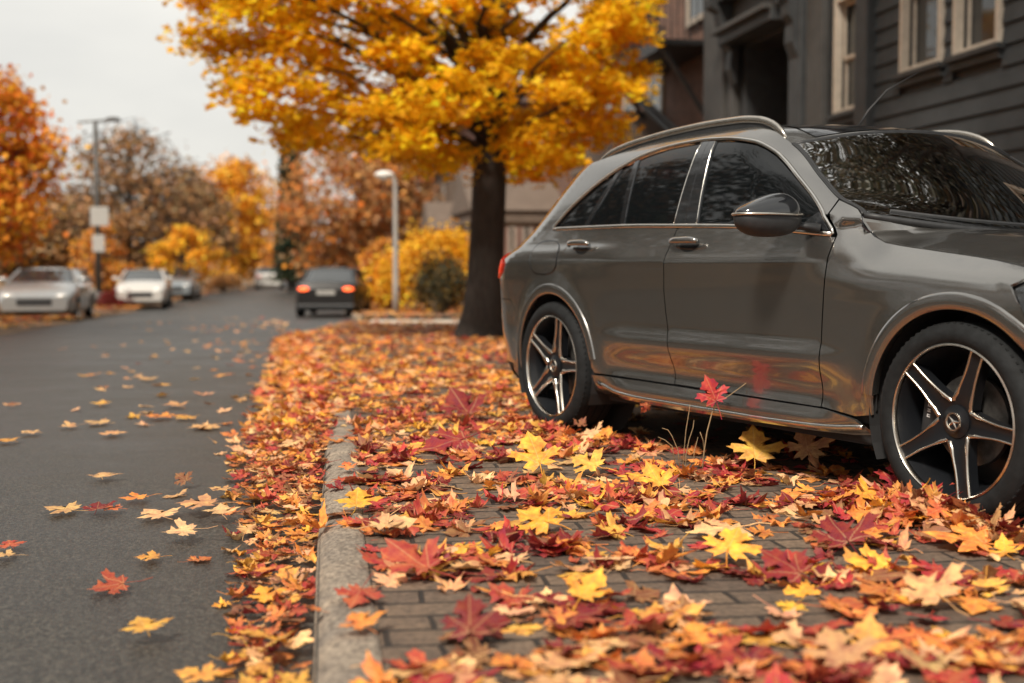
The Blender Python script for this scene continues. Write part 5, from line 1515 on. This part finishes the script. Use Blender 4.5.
# wall body behind (with openings for windows and the doorway)
D0, zz = fac(743, 200); D1, _ = fac(791, 200); Dtop = fac(765, 38)[1]
hbx(b, 0, D0, -8, -.03, -.4, HH); hbx(b, D0, D1, -8, -1.3, -.4, HH); hbx(b, D0, D1, -1.3, -.03, Dtop, HH)
xs = D1
allw = sorted([W1]+Wn)
for w in allw:
    hbx(b, xs, w[0], -8, -.03, -.4, HH); hbx(b, w[0], w[1], -8, -.03, -.4, w[2]); hbx(b, w[0], w[1], -8, -.03, w[3], HH); hbx(b, w[0], w[1], -8, -.6, w[2], w[3]); xs = w[1]
hbx(b, xs, HL, -8, -.03, -.4, HH)
b.build('wall', TRIM, house)
b = MB(); hbx(b, s876, HL, -.03, .06, -.1, .52); b.build('foundation', simple('foundation_stone', (.14, .13, .12), .9, var=.4), house)
# entry bay
BAY = simple('bay_panel_paint', (.050, .048, .046), .65, var=.2, scale=4)
def strip_(x0, x1, y1, z0, z1, m, name, bev=.01): b = MB(); hbx(b, x0, x1, -.028, y1, z0, z1); return b.build(name, m, house, bevel=bev)
sA0, sA1 = 0.0, fac(738, 100)[0]
strip_(sA0, sA1-.35, .16, 0, HH-.4, BAY, 'pilaster', .02); strip_(sA1-.28, sA1, .10, 0, HH-.4, BAY, 'pilaster')
sB0, sB1 = fac(796, 100)[0], fac(826, 100)[0]
strip_(sB0, sB0+.45, .14, 0, HH-.4, TRIM, 'pilaster', .02); strip_(sB0+.55, sB1, .08, 0, HH-.4, BAY, 'pilaster')
strip_(s866-.05, s876, .15, 0, HH, TRIM, 'corner_board', .02)
for z0_, z1_, y_, m_ in ((Dtop+.05, Dtop+.22, .42, TRIM), (Dtop+.22, Dtop+.30, .55, BAY), (Dtop+.31, Dtop+.75, .22, BAY), (Dtop+.76, Dtop+.86, .5, TRIM)):
    strip_(D0-.25, D1+.10, y_, z0_, z1_, m_, 'lintel')
for xx in (sB0+.10, D0-.34):
    b = MB(); prof = [(.14, Dtop+.85), (.62, Dtop+.85), (.60, Dtop+.70), (.44, Dtop+.62), (.40, Dtop+.40), (.30, Dtop+.25), (.30, Dtop+.05), (.22, Dtop-.05), (.24, Dtop-.35), (.16, Dtop-.55), (.14, Dtop-.60)]
    n = len(prof); b.add([hM @ Vector((xx+dx, y, z)) for dx in (0, .30) for y, z in prof], [tuple(range(n)), tuple(range(2*n-1, n-1, -1))]+[(i, (i+1) % n, n+(i+1) % n, n+i) for i in range(n)])
    b.build('bracket', TRIM, house, bevel=.01)
b = MB(); hbx(b, D0+.08, D1-.08, -1.29, -1.22, .5, Dtop-.5); dr_ = b.build('door', DARKD, house, bevel=.01)
b = MB(); hbx(b, D0+.2, D0+.26, -1.2, -1.16, 1.4, 1.5); b.build('door_knob', CHROME, dr_)
b = MB(); hbx(b, D0, D1, -1.3, .0, -.1, .48); hbx(b, D0-.1, D1+.1, 0.0, .45, -.1, .30); hbx(b, D0-.1, D1+.1, .45, .85, -.1, .14); b.build('doorstep', simple('step_stone', (.18, .17, .155), .85), house, bevel=.01)
def make_window(w, par, n_=0):
    x0, x1, z0, z1 = w; b = MB(); f = .085
    hbx(b, x0-f*.9, x0+.01, -.05, .055, z0-.02, z1+f); hbx(b, x1-.01, x1+f*.9, -.05, .055, z0-.02, z1+f); hbx(b, x0, x1, -.05, .055, z1-.01, z1+f)
    hbx(b, x0, x1, -.05, .055, z0-.02, z0+.04)
    o = b.build('window', CREAM, par, bevel=.006)
    b = MB(); zm = (z0+z1)/2
    for a, c, e in ((z0+.04, zm, -.09), (zm-.03, z1-.01, -.06)):
        hbx(b, x0+.012, x0+.06, e-.03, e, a, c); hbx(b, x1-.06, x1-.012, e-.03, e, a, c); hbx(b, x0+.06, x1-.06, e-.03, e, a, a+.05); hbx(b, x0+.06, x1-.06, e-.03, e, c-.05, c)
    b.build('sash', CREAM, o)
    b = MB(); hbx(b, x0+.05, x1-.05, -.12, -.115, z0+.04, z1-.02); b.build('pane', WINGL, o)
    b = MB(); hbx(b, x0-f-.07, x1+f+.07, -.02, .13, z0-.09, z0-.022); hbx(b, x0-f-.02, x1+f+.02, -.02, .07, z0-.19, z0-.092); b.build('sill', TRIM, o, bevel=.008)
for w in [W1]+Wn: make_window(w, house)
b = MB(); b.add([hM @ Vector(v) for v in ((-.5, .65, HH), (HL+.3, .65, HH), (HL+.3, -4, HH+3.2), (-.5, -4, HH+3.2), (-.5, -8.5, HH), (HL+.3, -8.5, HH), (-.5, .65, HH-.25), (HL+.3, .65, HH-.25), (-.5, -8.5, HH-.25), (HL+.3, -8.5, HH-.25))],
      [(0, 1, 2, 3), (3, 2, 5, 4), (0, 6, 7, 1), (4, 5, 9, 8), (6, 8, 9, 7), (0, 3, 4, 8, 6), (1, 7, 9, 5, 2)]); b.build('roof', simple('slate_roof', (.07, .07, .075), .8, var=.4, scale=6), house)

# brick house with fire escape
def brickm(name, c1, c2, mo):
    m, nt, p, out = mat(name); tc = N(nt, 'TexCoord'); sp = N(nt, 'SeparateXYZ'); nt.links.new(tc.outputs['Object'], sp.inputs[0])
    ad = N(nt, 'Math', operation='SUBTRACT'); nt.links.new(sp.outputs[0], ad.inputs[0]); nt.links.new(sp.outputs[1], ad.inputs[1])
    cb = N(nt, 'CombineXYZ'); nt.links.new(ad.outputs[0], cb.inputs[0]); nt.links.new(sp.outputs[2], cb.inputs[1])
    br = N(nt, 'TexBrick'); br.inputs['Scale'].default_value = 1; br.inputs['Brick Width'].default_value = .23; br.inputs['Row Height'].default_value = .078; br.inputs['Mortar Size'].default_value = .009
    for k, c in (('Color1', c1), ('Color2', c2), ('Mortar', mo)): br.inputs[k].default_value = (*c, 1)
    nt.links.new(cb.outputs[0], br.inputs[0]); n = noise(nt, 2.5, 5); r = ramp(nt, n.outputs[0], [(.3, (.7,)*3), (.7, (1.25,)*3)])
    mm = N(nt, 'MixRGB', blend_type='MULTIPLY'); mm.inputs[0].default_value = 1; nt.links.new(br.outputs[0], mm.inputs[1]); nt.links.new(r.outputs[0], mm.inputs[2])
    nt.links.new(mm.outputs[0], p.inputs['Base Color']); p.inputs['Roughness'].default_value = .85; return m
BRICK = brickm('brown_brick', (.19, .088, .058), (.13, .062, .044), (.13, .10, .08)); PALE = simple('pale_trim_paint', (.34, .29, .24), .7, var=.12); BEIGE = simple('beige_stucco', (.12, .088, .068), .85, var=.15, scale=2)
def block(name, label, C, L, D, H, wall, wins_, roofc, rh=2.2, porch=None):
    """row house along the street line; wins_: (x0, x1, z0, z1)"""
    o = empty(name, (C.x, C.y, Z0(C.y))); tag(o, label, 'house')
    M_ = Matrix(((FU.x, FN.x, 0, 0), (FU.y, FN.y, 0, 0), (0, 0, 1, 0), (0, 0, 0, 1)))
    b = MB(); b.box(0, L, -D, 0, -.5, H, M_); b.build('wall', wall, o)
    for (x0, x1, z0, z1) in wins_:
        b = MB(); b.box(x0-.12, x0, 0, .06, z0-.12, z1+.12, M_).box(x1, x1+.12, 0, .06, z0-.12, z1+.12, M_).box(x0, x1, 0, .06, z1, z1+.12, M_).box(x0, x1, 0, .10, z0-.12, z0, M_).box(x0, x1, .0, .045, (z0+z1)/2-.03, (z0+z1)/2+.03, M_)
        w = b.build('window', PALE, o); b = MB(); b.box(x0, x1, .004, .02, z0, z1, M_); b.build('pane', WINGL, w)
    b = MB(); b.add([M_ @ Vector(v) for v in ((-.3, .5, H), (L+.3, .5, H), (L+.3, -D/2, H+rh), (-.3, -D/2, H+rh), (-.3, -D-.4, H), (L+.3, -D-.4, H))], [(0, 1, 2, 3), (3, 2, 5, 4), (0, 3, 4), (1, 5, 2), (0, 4, 5, 1)]); b.build('roof', simple(name+'_roof_tiles', roofc, .85, var=.3), o)
    if porch:
        x0, x1, dpt, pz = porch; b = MB(); b.box(x0-.2, x1+.2, .01, dpt+.25, pz, pz+.35, M_); b.add([M_ @ Vector(v) for v in ((x0-.3, .01, pz+.35), (x0-.3, dpt+.35, pz+.35), (x1+.3, dpt+.35, pz+.35), (x1+.3, .01, pz+.35), ((x0+x1)/2, .01, pz+1.7), ((x0+x1)/2, dpt+.35, pz+1.7))], [(0, 1, 5, 4), (2, 3, 4, 5), (1, 2, 5), (0, 4, 3)])
        po = b.build('porch_roof', BEIGE, o)
        for xx in np.linspace(x0, x1, 3):
            b = MB(); b.tube([M_ @ Vector((xx, dpt, 0)), M_ @ Vector((xx, dpt, pz))], [.13, .10], 10); b.box(xx-.18, xx+.18, dpt-.18, dpt+.18, 0, .25, M_); b.build('porch_post', PALE, o, auto=40)
        b = MB(); b.box(x0-.3, x1+.3, 0.01, dpt+.3, -.3, .0, M_); b.build('porch_floor', CONC, o)
    return o, M_
C1 = FC - FU*11.2 - FN*.5; C1.z = 0
bo, bM = block('brick_house', 'brown brick house with black fire escape between maple and grey house', C1, 10.6, 8, 10.5, BRICK, [(1.2, 2.1, 1.2, 3.0), (1.2, 2.1, 4.4, 6.2), (3.4, 4.3, 1.2, 3.0), (3.4, 4.3, 4.4, 6.2), (5.6, 6.5, 4.4, 6.2), (8.4, 9.5, 6.4, 8.2)], (.07, .055, .05), porch=(4.6, 8.2, 1.3, 3.1))
IRON = simple('black_iron', (.012, .012, .013), .5)
fe = empty('fire_escape', (0, 0, 0), parent=bo)
BX0, BX1, BZ, BD = 6.6, 10.3, 5.6, 1.25
b = MB(); b.box(BX0, BX1, .02, BD, BZ, BZ+.10, bM).box(BX0, BX1, BD-.03, BD+.03, BZ-.12, BZ+.12, bM); b.build('platform', IRON, fe)
b = MB(); b.box(BX0, BX1, BD-.035, BD+.035, BZ+.96, BZ+1.04, bM).box(BX0-.02, BX0+.02, .02, BD, BZ+.98, BZ+1.04, bM).box(BX1-.02, BX1+.02, .02, BD, BZ+.98, BZ+1.04, bM)
for x in np.arange(BX0, BX1+.01, .13): b.box(x-.014, x+.014, BD-.014, BD+.014, BZ, BZ+1, bM)
for y in np.arange(.1, BD, .13): b.box(BX0-.008, BX0+.008, y-.008, y+.008, BZ, BZ+1, bM).box(BX1-.008, BX1+.008, y-.008, y+.008, BZ, BZ+1, bM)
b.build('railing', IRON, fe)
for x in (BX0+.1, BX1-.1): b = MB(); b.tube([bM @ Vector((x, BD-.05, BZ)), bM @ Vector((x, .02, BZ-1.7))], .055, 6); b.build('brace', IRON, fe)
b = MB(); b.tube([bM @ Vector((BX0+.1, BD-.05, BZ-.1)), bM @ Vector((BX1+1.3, .1, BZ-3.0))], .07, 6); b.tube([bM @ Vector((BX0+.5, BD-.05, BZ-.1)), bM @ Vector((BX1+1.7, .1, BZ-3.0))], .04, 6); b.build('stair_stringer', IRON, fe)
C2 = C1 - FU*14; block('brick_house', 'brown brick house with beige porch gable and pale posts behind the maple trunk', Vector((C2.x, C2.y, 0)), 11, 8, 6.5, BRICK, [(1, 2, 1, 2.8), (4, 5, 1, 2.8), (1, 2, 4, 5.6), (4, 5, 4, 5.6), (7, 8, 4, 5.6)], (.10, .07, .06), porch=(6.2, 10.4, 2.6, 2.7))
C3 = C2 - FU*14; block('row_house', 'red brick house with pale window frames seen left of the maple trunk', Vector((C3.x, C3.y, 0)), 11.5, 8, 8, brickm('red_brick', (.20, .075, .05), (.15, .06, .045), (.2, .16, .13)), [(1, 2, 1, 2.8), (4, 5, 1, 2.8), (8, 9, 1, 2.8), (1, 2, 4, 5.8), (4, 5, 4, 5.8), (8, 9, 4, 5.8)], (.12, .08, .07), porch=(1.0, 4.6, 1.6, 2.7))
C4 = C3 - FU*15; block('row_house', 'dull brown distant house beyond the red brick one at the street side', Vector((C4.x, C4.y, 0)), 12, 8, 7, BEIGE, [(1, 2, 1, 2.8), (5, 6, 1, 2.8), (9, 10, 1, 2.8), (1, 2, 4, 5.6), (5, 6, 4, 5.6), (9, 10, 4, 5.6)], (.12, .09, .08))
o = empty('distant_house', (-38, 66, Z0(66))); tag(o, 'dim grey brown house hidden behind the trees on the left', 'house')
b = MB(); b.box(-7, 7, -4, 4, -.5, 5); b.build('wall', simple('dull_wall', (.16, .13, .11), .9), o); b = MB(); b.add([(-7.5, -4.5, 5), (7.5, -4.5, 5), (7.5, 4.5, 5), (-7.5, 4.5, 5), (-7.5, 0, 8), (7.5, 0, 8)], [(0, 1, 5, 4), (2, 3, 4, 5), (0, 4, 3), (1, 2, 5), (0, 3, 2, 1)]); b.build('roof', simple('dull_roof', (.08, .07, .065), .9), o)
for x in (-5, -1.5, 2, 5): b = MB(); b.box(x-.6, x+.6, -4.06, -4.003, 1, 2.8); b.build('window', PALE, o); b = MB(); b.box(x-.5, x+.5, -4.09, -4.062, 1.1, 2.7); b.build('pane', WINGL, o)

# ================================================================== STREET LAMPS, FENCE
LG = simple('dark_lamp_metal', (.05, .045, .04), .5); WH = simple('white_lamp_metal', (.32, .30, .28), .5, var=.1); SIGN = simple('white_sign_face', (.34, .33, .31), .5, var=.05)
Y = 44.0; p0 = at(99, 306, Y); gz = Z0(Y)
lp = empty('street_lamp', (p0.x, Y, gz)); tag(lp, 'tall dark street lamp with two short arms and white signs on the left verge', 'street lamp')
s = F_PX/Y; top = at(97, 121, Y).z-gz
b = MB(); b.tube([(0, 0, -.1), (0, 0, top)], [.12, .07], 10); b.tube([(0, 0, 0), (0, 0, .5)], [.2, .18], 10); b.build('pole', LG, lp, smooth_=True)
b = MB(); b.tube([(-.62, 0, top-.05), (0, 0, top), (.35, 0, top+.03), (.62, 0, top+.06)], .035, 8); b.build('arm', LG, lp)
b = MB(); b.ellipsoid((.62, 0, top+.06), (.26, .12, .085)); b.build('lamp_head', LG, lp, smooth_=True)
for (x0, y0, x1, y1) in ((92, 207, 110, 226), (94, 235, 106, 252)):
    a, c = at(x0, y1, Y), at(x1, y0, Y); b = MB(); b.box(a.x-p0.x, c.x-p0.x, -.17, -.145, a.z-gz, c.z-gz); b.build('sign_plate', SIGN, lp, bevel=.01)
Y = 34.5; gz = Z0(Y); p0 = at(396, 300, Y); lp = empty('street_lamp', (p0.x, Y, gz)); tag(lp, 'pale grey lamp post with curved lantern head left of the maple', 'street lamp')
top = at(395, 182, Y).z-gz
b = MB(); b.tube([(0, 0, -.1), (0, 0, .8), (0, 0, top-.25), (-.01, 0, top), (-.08, 0, top+.16), (-.22, 0, top+.22)], [.11, .085, .065, .06, .05, .04], 10); b.build('pole', WH, lp, smooth_=True)
b = MB(); b.ellipsoid((-.30, 0, top+.20), (.27, .15, .11)); b.build('lamp_head', simple('lantern_white', (.7, .68, .64), .35, var=.05), lp, smooth_=True)
b = MB(); b.ellipsoid((-.30, 0, top+.13), (.17, .11, .09)); b.build('lamp_glass', simple('lamp_glass_pale', (.6, .6, .58), .15), lp, smooth_=True)
fn = empty('picket_fence', (LX(62)-5.0, 62, Z0(62))); tag(fn, 'low dark wooden fence along the far left verge', 'fence')
for i in range(16):
    y = i*3.0; x = LX(62+y)-LX(62); b = MB(); b.box(x-.07, x+.07, y-.07, y+.07, -.1, 1.25); b.build('post', BARK2, fn)
for zz in (.45, 1.0):
    b = MB(); b.tube([(LX(62+i*3)-LX(62), i*3.0, zz) for i in range(16)], .05, 4); b.build('rail', BARK2, fn)

# ================================================================== FAR CARS
def lite_car(label, pos, rz, paint, L=4.5, W=1.8, H=1.46, kind='sedan', lit=False):
    t = empty('parked_car' if not lit else 'driving_car', pos, rz); tag(t, label, 'car')
    hl_ = L/2
    if kind == 'sedan': top = Curve1([(-hl_, .80), (-hl_+.12, .98), (-hl_+.9, 1.02), (-.2, .98), (.75, .94), (1.0, .90), (hl_-.35, .76), (hl_, .58)])
    else: top = Curve1([(-hl_, .85), (-hl_+.1, 1.02), (-.2, 1.02), (.75, 1.0), (1.05, .98), (hl_-.35, .84), (hl_, .62)])
    b = MB(); rows = []
    for i in range(41):
        x = lerp(-hl_, hl_, i/40); e = abs(x)/hl_; w = W/2*(1-.16*max(0, (e-.72)/.28)**2); zt = top(x); zb = .20+.10*max(0, (e-.8)/.2); r = []
        for k, (f, g) in enumerate([(0, .0), (.90, .0), (.97, .12), (1.0, .35), (1.0, .62), (.985, .80), (.93, .94), (.82, 1.0), (.4, 1.03), (0, 1.04)]):
            zz = zb+(zt-zb)*g
            yy = w*f
            for c in (-hl_*.62, hl_*.62):
                if k in (1, 2, 3) and abs(x-c) < .34: yy = min(yy, w*.80)
            r.append(Vector((x, -yy, zz)))
        rows.append(r + [Vector((p.x, -p.y, p.z)) for p in r[-2::-1]])
    b.grid(rows); n = len(rows[0])
    for rr_, rev in ((rows[0], 0), (rows[-1], 1)): b.add([tuple(p) for p in rr_], [tuple(range(n)) if not rev else tuple(range(n-1, -1, -1))])
    b.build('body', paint, t, auto=45)
    # cabin: glass loft and roof
    if kind == 'sedan': B = (-hl_+.55, 1.05); Tt = (-hl_+1.35, .25)
    else: B = (-hl_+.10, 1.15); Tt = (-hl_+.55, .35)
    zb = 1.0 if kind == 'sedan' else 1.03
    def ring(f):
        x0, x1 = lerp(B[0], Tt[0], f), lerp(B[1], Tt[1], f); w = lerp(W/2-.09, W/2-.28, f); z = lerp(zb-.07, H-.06, f); out = []
        for i in range(32):
            a = 2*math.pi*i/32; c, s_ = math.cos(a), math.sin(a)
            out.append(Vector(((x0+x1)/2+(x1-x0)/2*math.copysign(abs(c)**.35, c), w*math.copysign(abs(s_)**.35, s_), z)))
        return out+[out[0]]
    b = MB(); b.grid([ring(f) for f in (0, .33, .66, 1)]); cb = b.build('window', CARGL, t, auto=50)
    b = MB(); r1_ = ring(.97); cx = sum((p.x for p in r1_[:-1]))/32
    b.grid([[Vector((cx+(p.x-cx)*q, p.y*q, p.z+.06*(1-q*q)+.005)) for p in r1_] for q in (1.03, 1.0, .9, .7, .4, .01)]); b.build('roof', paint, t, auto=50)
    for sg in (1, -1):
        for f0 in ((.0, .0), (.5, .5), (1, 1)):
            b = MB(); xa, xb = lerp(B[0], B[1], .03+.94*f0[0]), lerp(Tt[0], Tt[1], .03+.94*f0[1]); b.tube([(xa, sg*(W/2-.085), zb-.05), (xb, sg*(W/2-.275), H-.07)], .035, 6); b.build('pillar', paint, t)
        b = MB(); b.ellipsoid((.75, sg*(W/2+.06), zb+.03), (.07, .11, .07)); b.build('mirror', paint, t, smooth_=True)
        for nm, x, m_ in (('headlight', hl_-.10, LAMPW), ('taillight', -hl_+.03, LITRED if lit else REDLENS)):
            b = MB(); b.ellipsoid((x, sg*(W/2-.30), .66 if nm == 'headlight' else .82), (.10, .16, .06)); b.build(nm, m_, t, smooth_=True)
        for c in (-hl_*.62, hl_*.62):
            wh = empty('wheel', (c, sg*(W/2-.10), .32), parent=t)
            b = MB(); b.lathe([(.22, -.10), (.30, -.10), (.32, -.07), (.32, .07), (.30, .10), (.22, .10)], 28); b.build('tyre', RUBBER, wh, auto=40)
            b = MB(); b.lathe([(0, .085*sg), (.06, .09*sg), (.20, .06*sg), (.225, .09*sg)], 28); b.build('rim', SILVER, wh, auto=40)
    b = MB(); b.box(hl_-.05, hl_+.015, -.42, .42, .42, .60); b.build('grille', PLAST, t, bevel=.02)
    b = MB(); b.box(-hl_-.02, -hl_+.01, -.26, .26, .66 if kind == 'sedan' else .6, .78 if kind == 'sedan' else .72); b.build('licence_plate', SIGN, t)
    b = MB(); b.box(-hl_-.03, -hl_+.2, -W/2+.12, W/2-.12, .26, .40); b.build('bumper', PLAST if kind == 'sedan' else paint, t, bevel=.04)
    return t
CARGL = simple('dark_car_glass', (.02, .024, .026), .05, 0, .8, .2, coat=1)
LAMPW = simple('clear_headlamp', (.75, .75, .72), .1, .3, var=.1); LITRED = emis('lit_taillight', (1, .13, .03), 2.6, (.6, .05, .02))
PS = simple('silver_paint', (.36, .37, .37), .3, .5, var=.05, coat=1); PW = simple('white_paint', (.48, .46, .43), .35, 0, var=.05, coat=1); PB = simple('black_paint', (.012, .011, .011), .4, 0, .3, var=.1, coat=.15); PG = simple('grey_blue_paint', (.22, .25, .27), .3, .3, var=.05, coat=1)
def carpos(px, Y, dz=-.12): s = F_PX/Y; return ((px-512)/s*1.0, Y, Z0(Y)+dz)
def head(slope): return math.atan2(1, slope)     # heading away from the camera along the street
lite_car('silver hatchback parked facing the camera at the left verge', carpos(49, 33), head(-.16)+math.pi+R(2), PS, 4.3, 1.86, 1.38, 'hatch')
lite_car('white sedan parked facing the camera beyond the silver hatchback', carpos(145, 45), head(-.16)+math.pi+R(3), PW, 4.4, 1.75, 1.42, 'hatch')
lite_car('grey blue car parked third in the row on the left', carpos(178, 56), head(-.16)+math.pi, PG, 4.4, 1.75, 1.42, 'hatch')
lite_car('black sedan driving away with both tail lamps lit', carpos(335, 37.2), head(-.03), PB, 4.6, 1.84, 1.44, 'sedan', True)
lite_car('small white car far down the road', carpos(270, 82), head(-.15), PW, 4.3, 1.76, 1.45, 'hatch')
lite_car('pale car parked at the right roadside beyond the black sedan', carpos(366, 68), head(-.15)+math.pi, PW, 4.3, 1.76, 1.45, 'hatch')


hd = empty('unseen_hedge', (-12.6, 9, 0)); tag(hd, 'unseen dark hedge across the road, added to darken reflections in the parked SUV', 'hedge')  # out-of-frame hedge added so the car's flank reflects something dark
b = MB()
for i in range(26): b.tube([(0, -13+i, -.1), (0, -13+i+.1, 1.5)], [.04, .02], 5)
b.build('stem', BARK2, hd)
P_ = np.stack([nrg.uniform(-.7, .7, 16000), nrg.uniform(-13.5, 13.5, 16000), nrg.uniform(0, 2.3, 16000)], 1); P_[:, 2] += .2*np.sin(P_[:, 1]*1.7); cloud('foliage', P_, .13, palette_cols(16000, DG), DIAM, FOL, hd, .3)
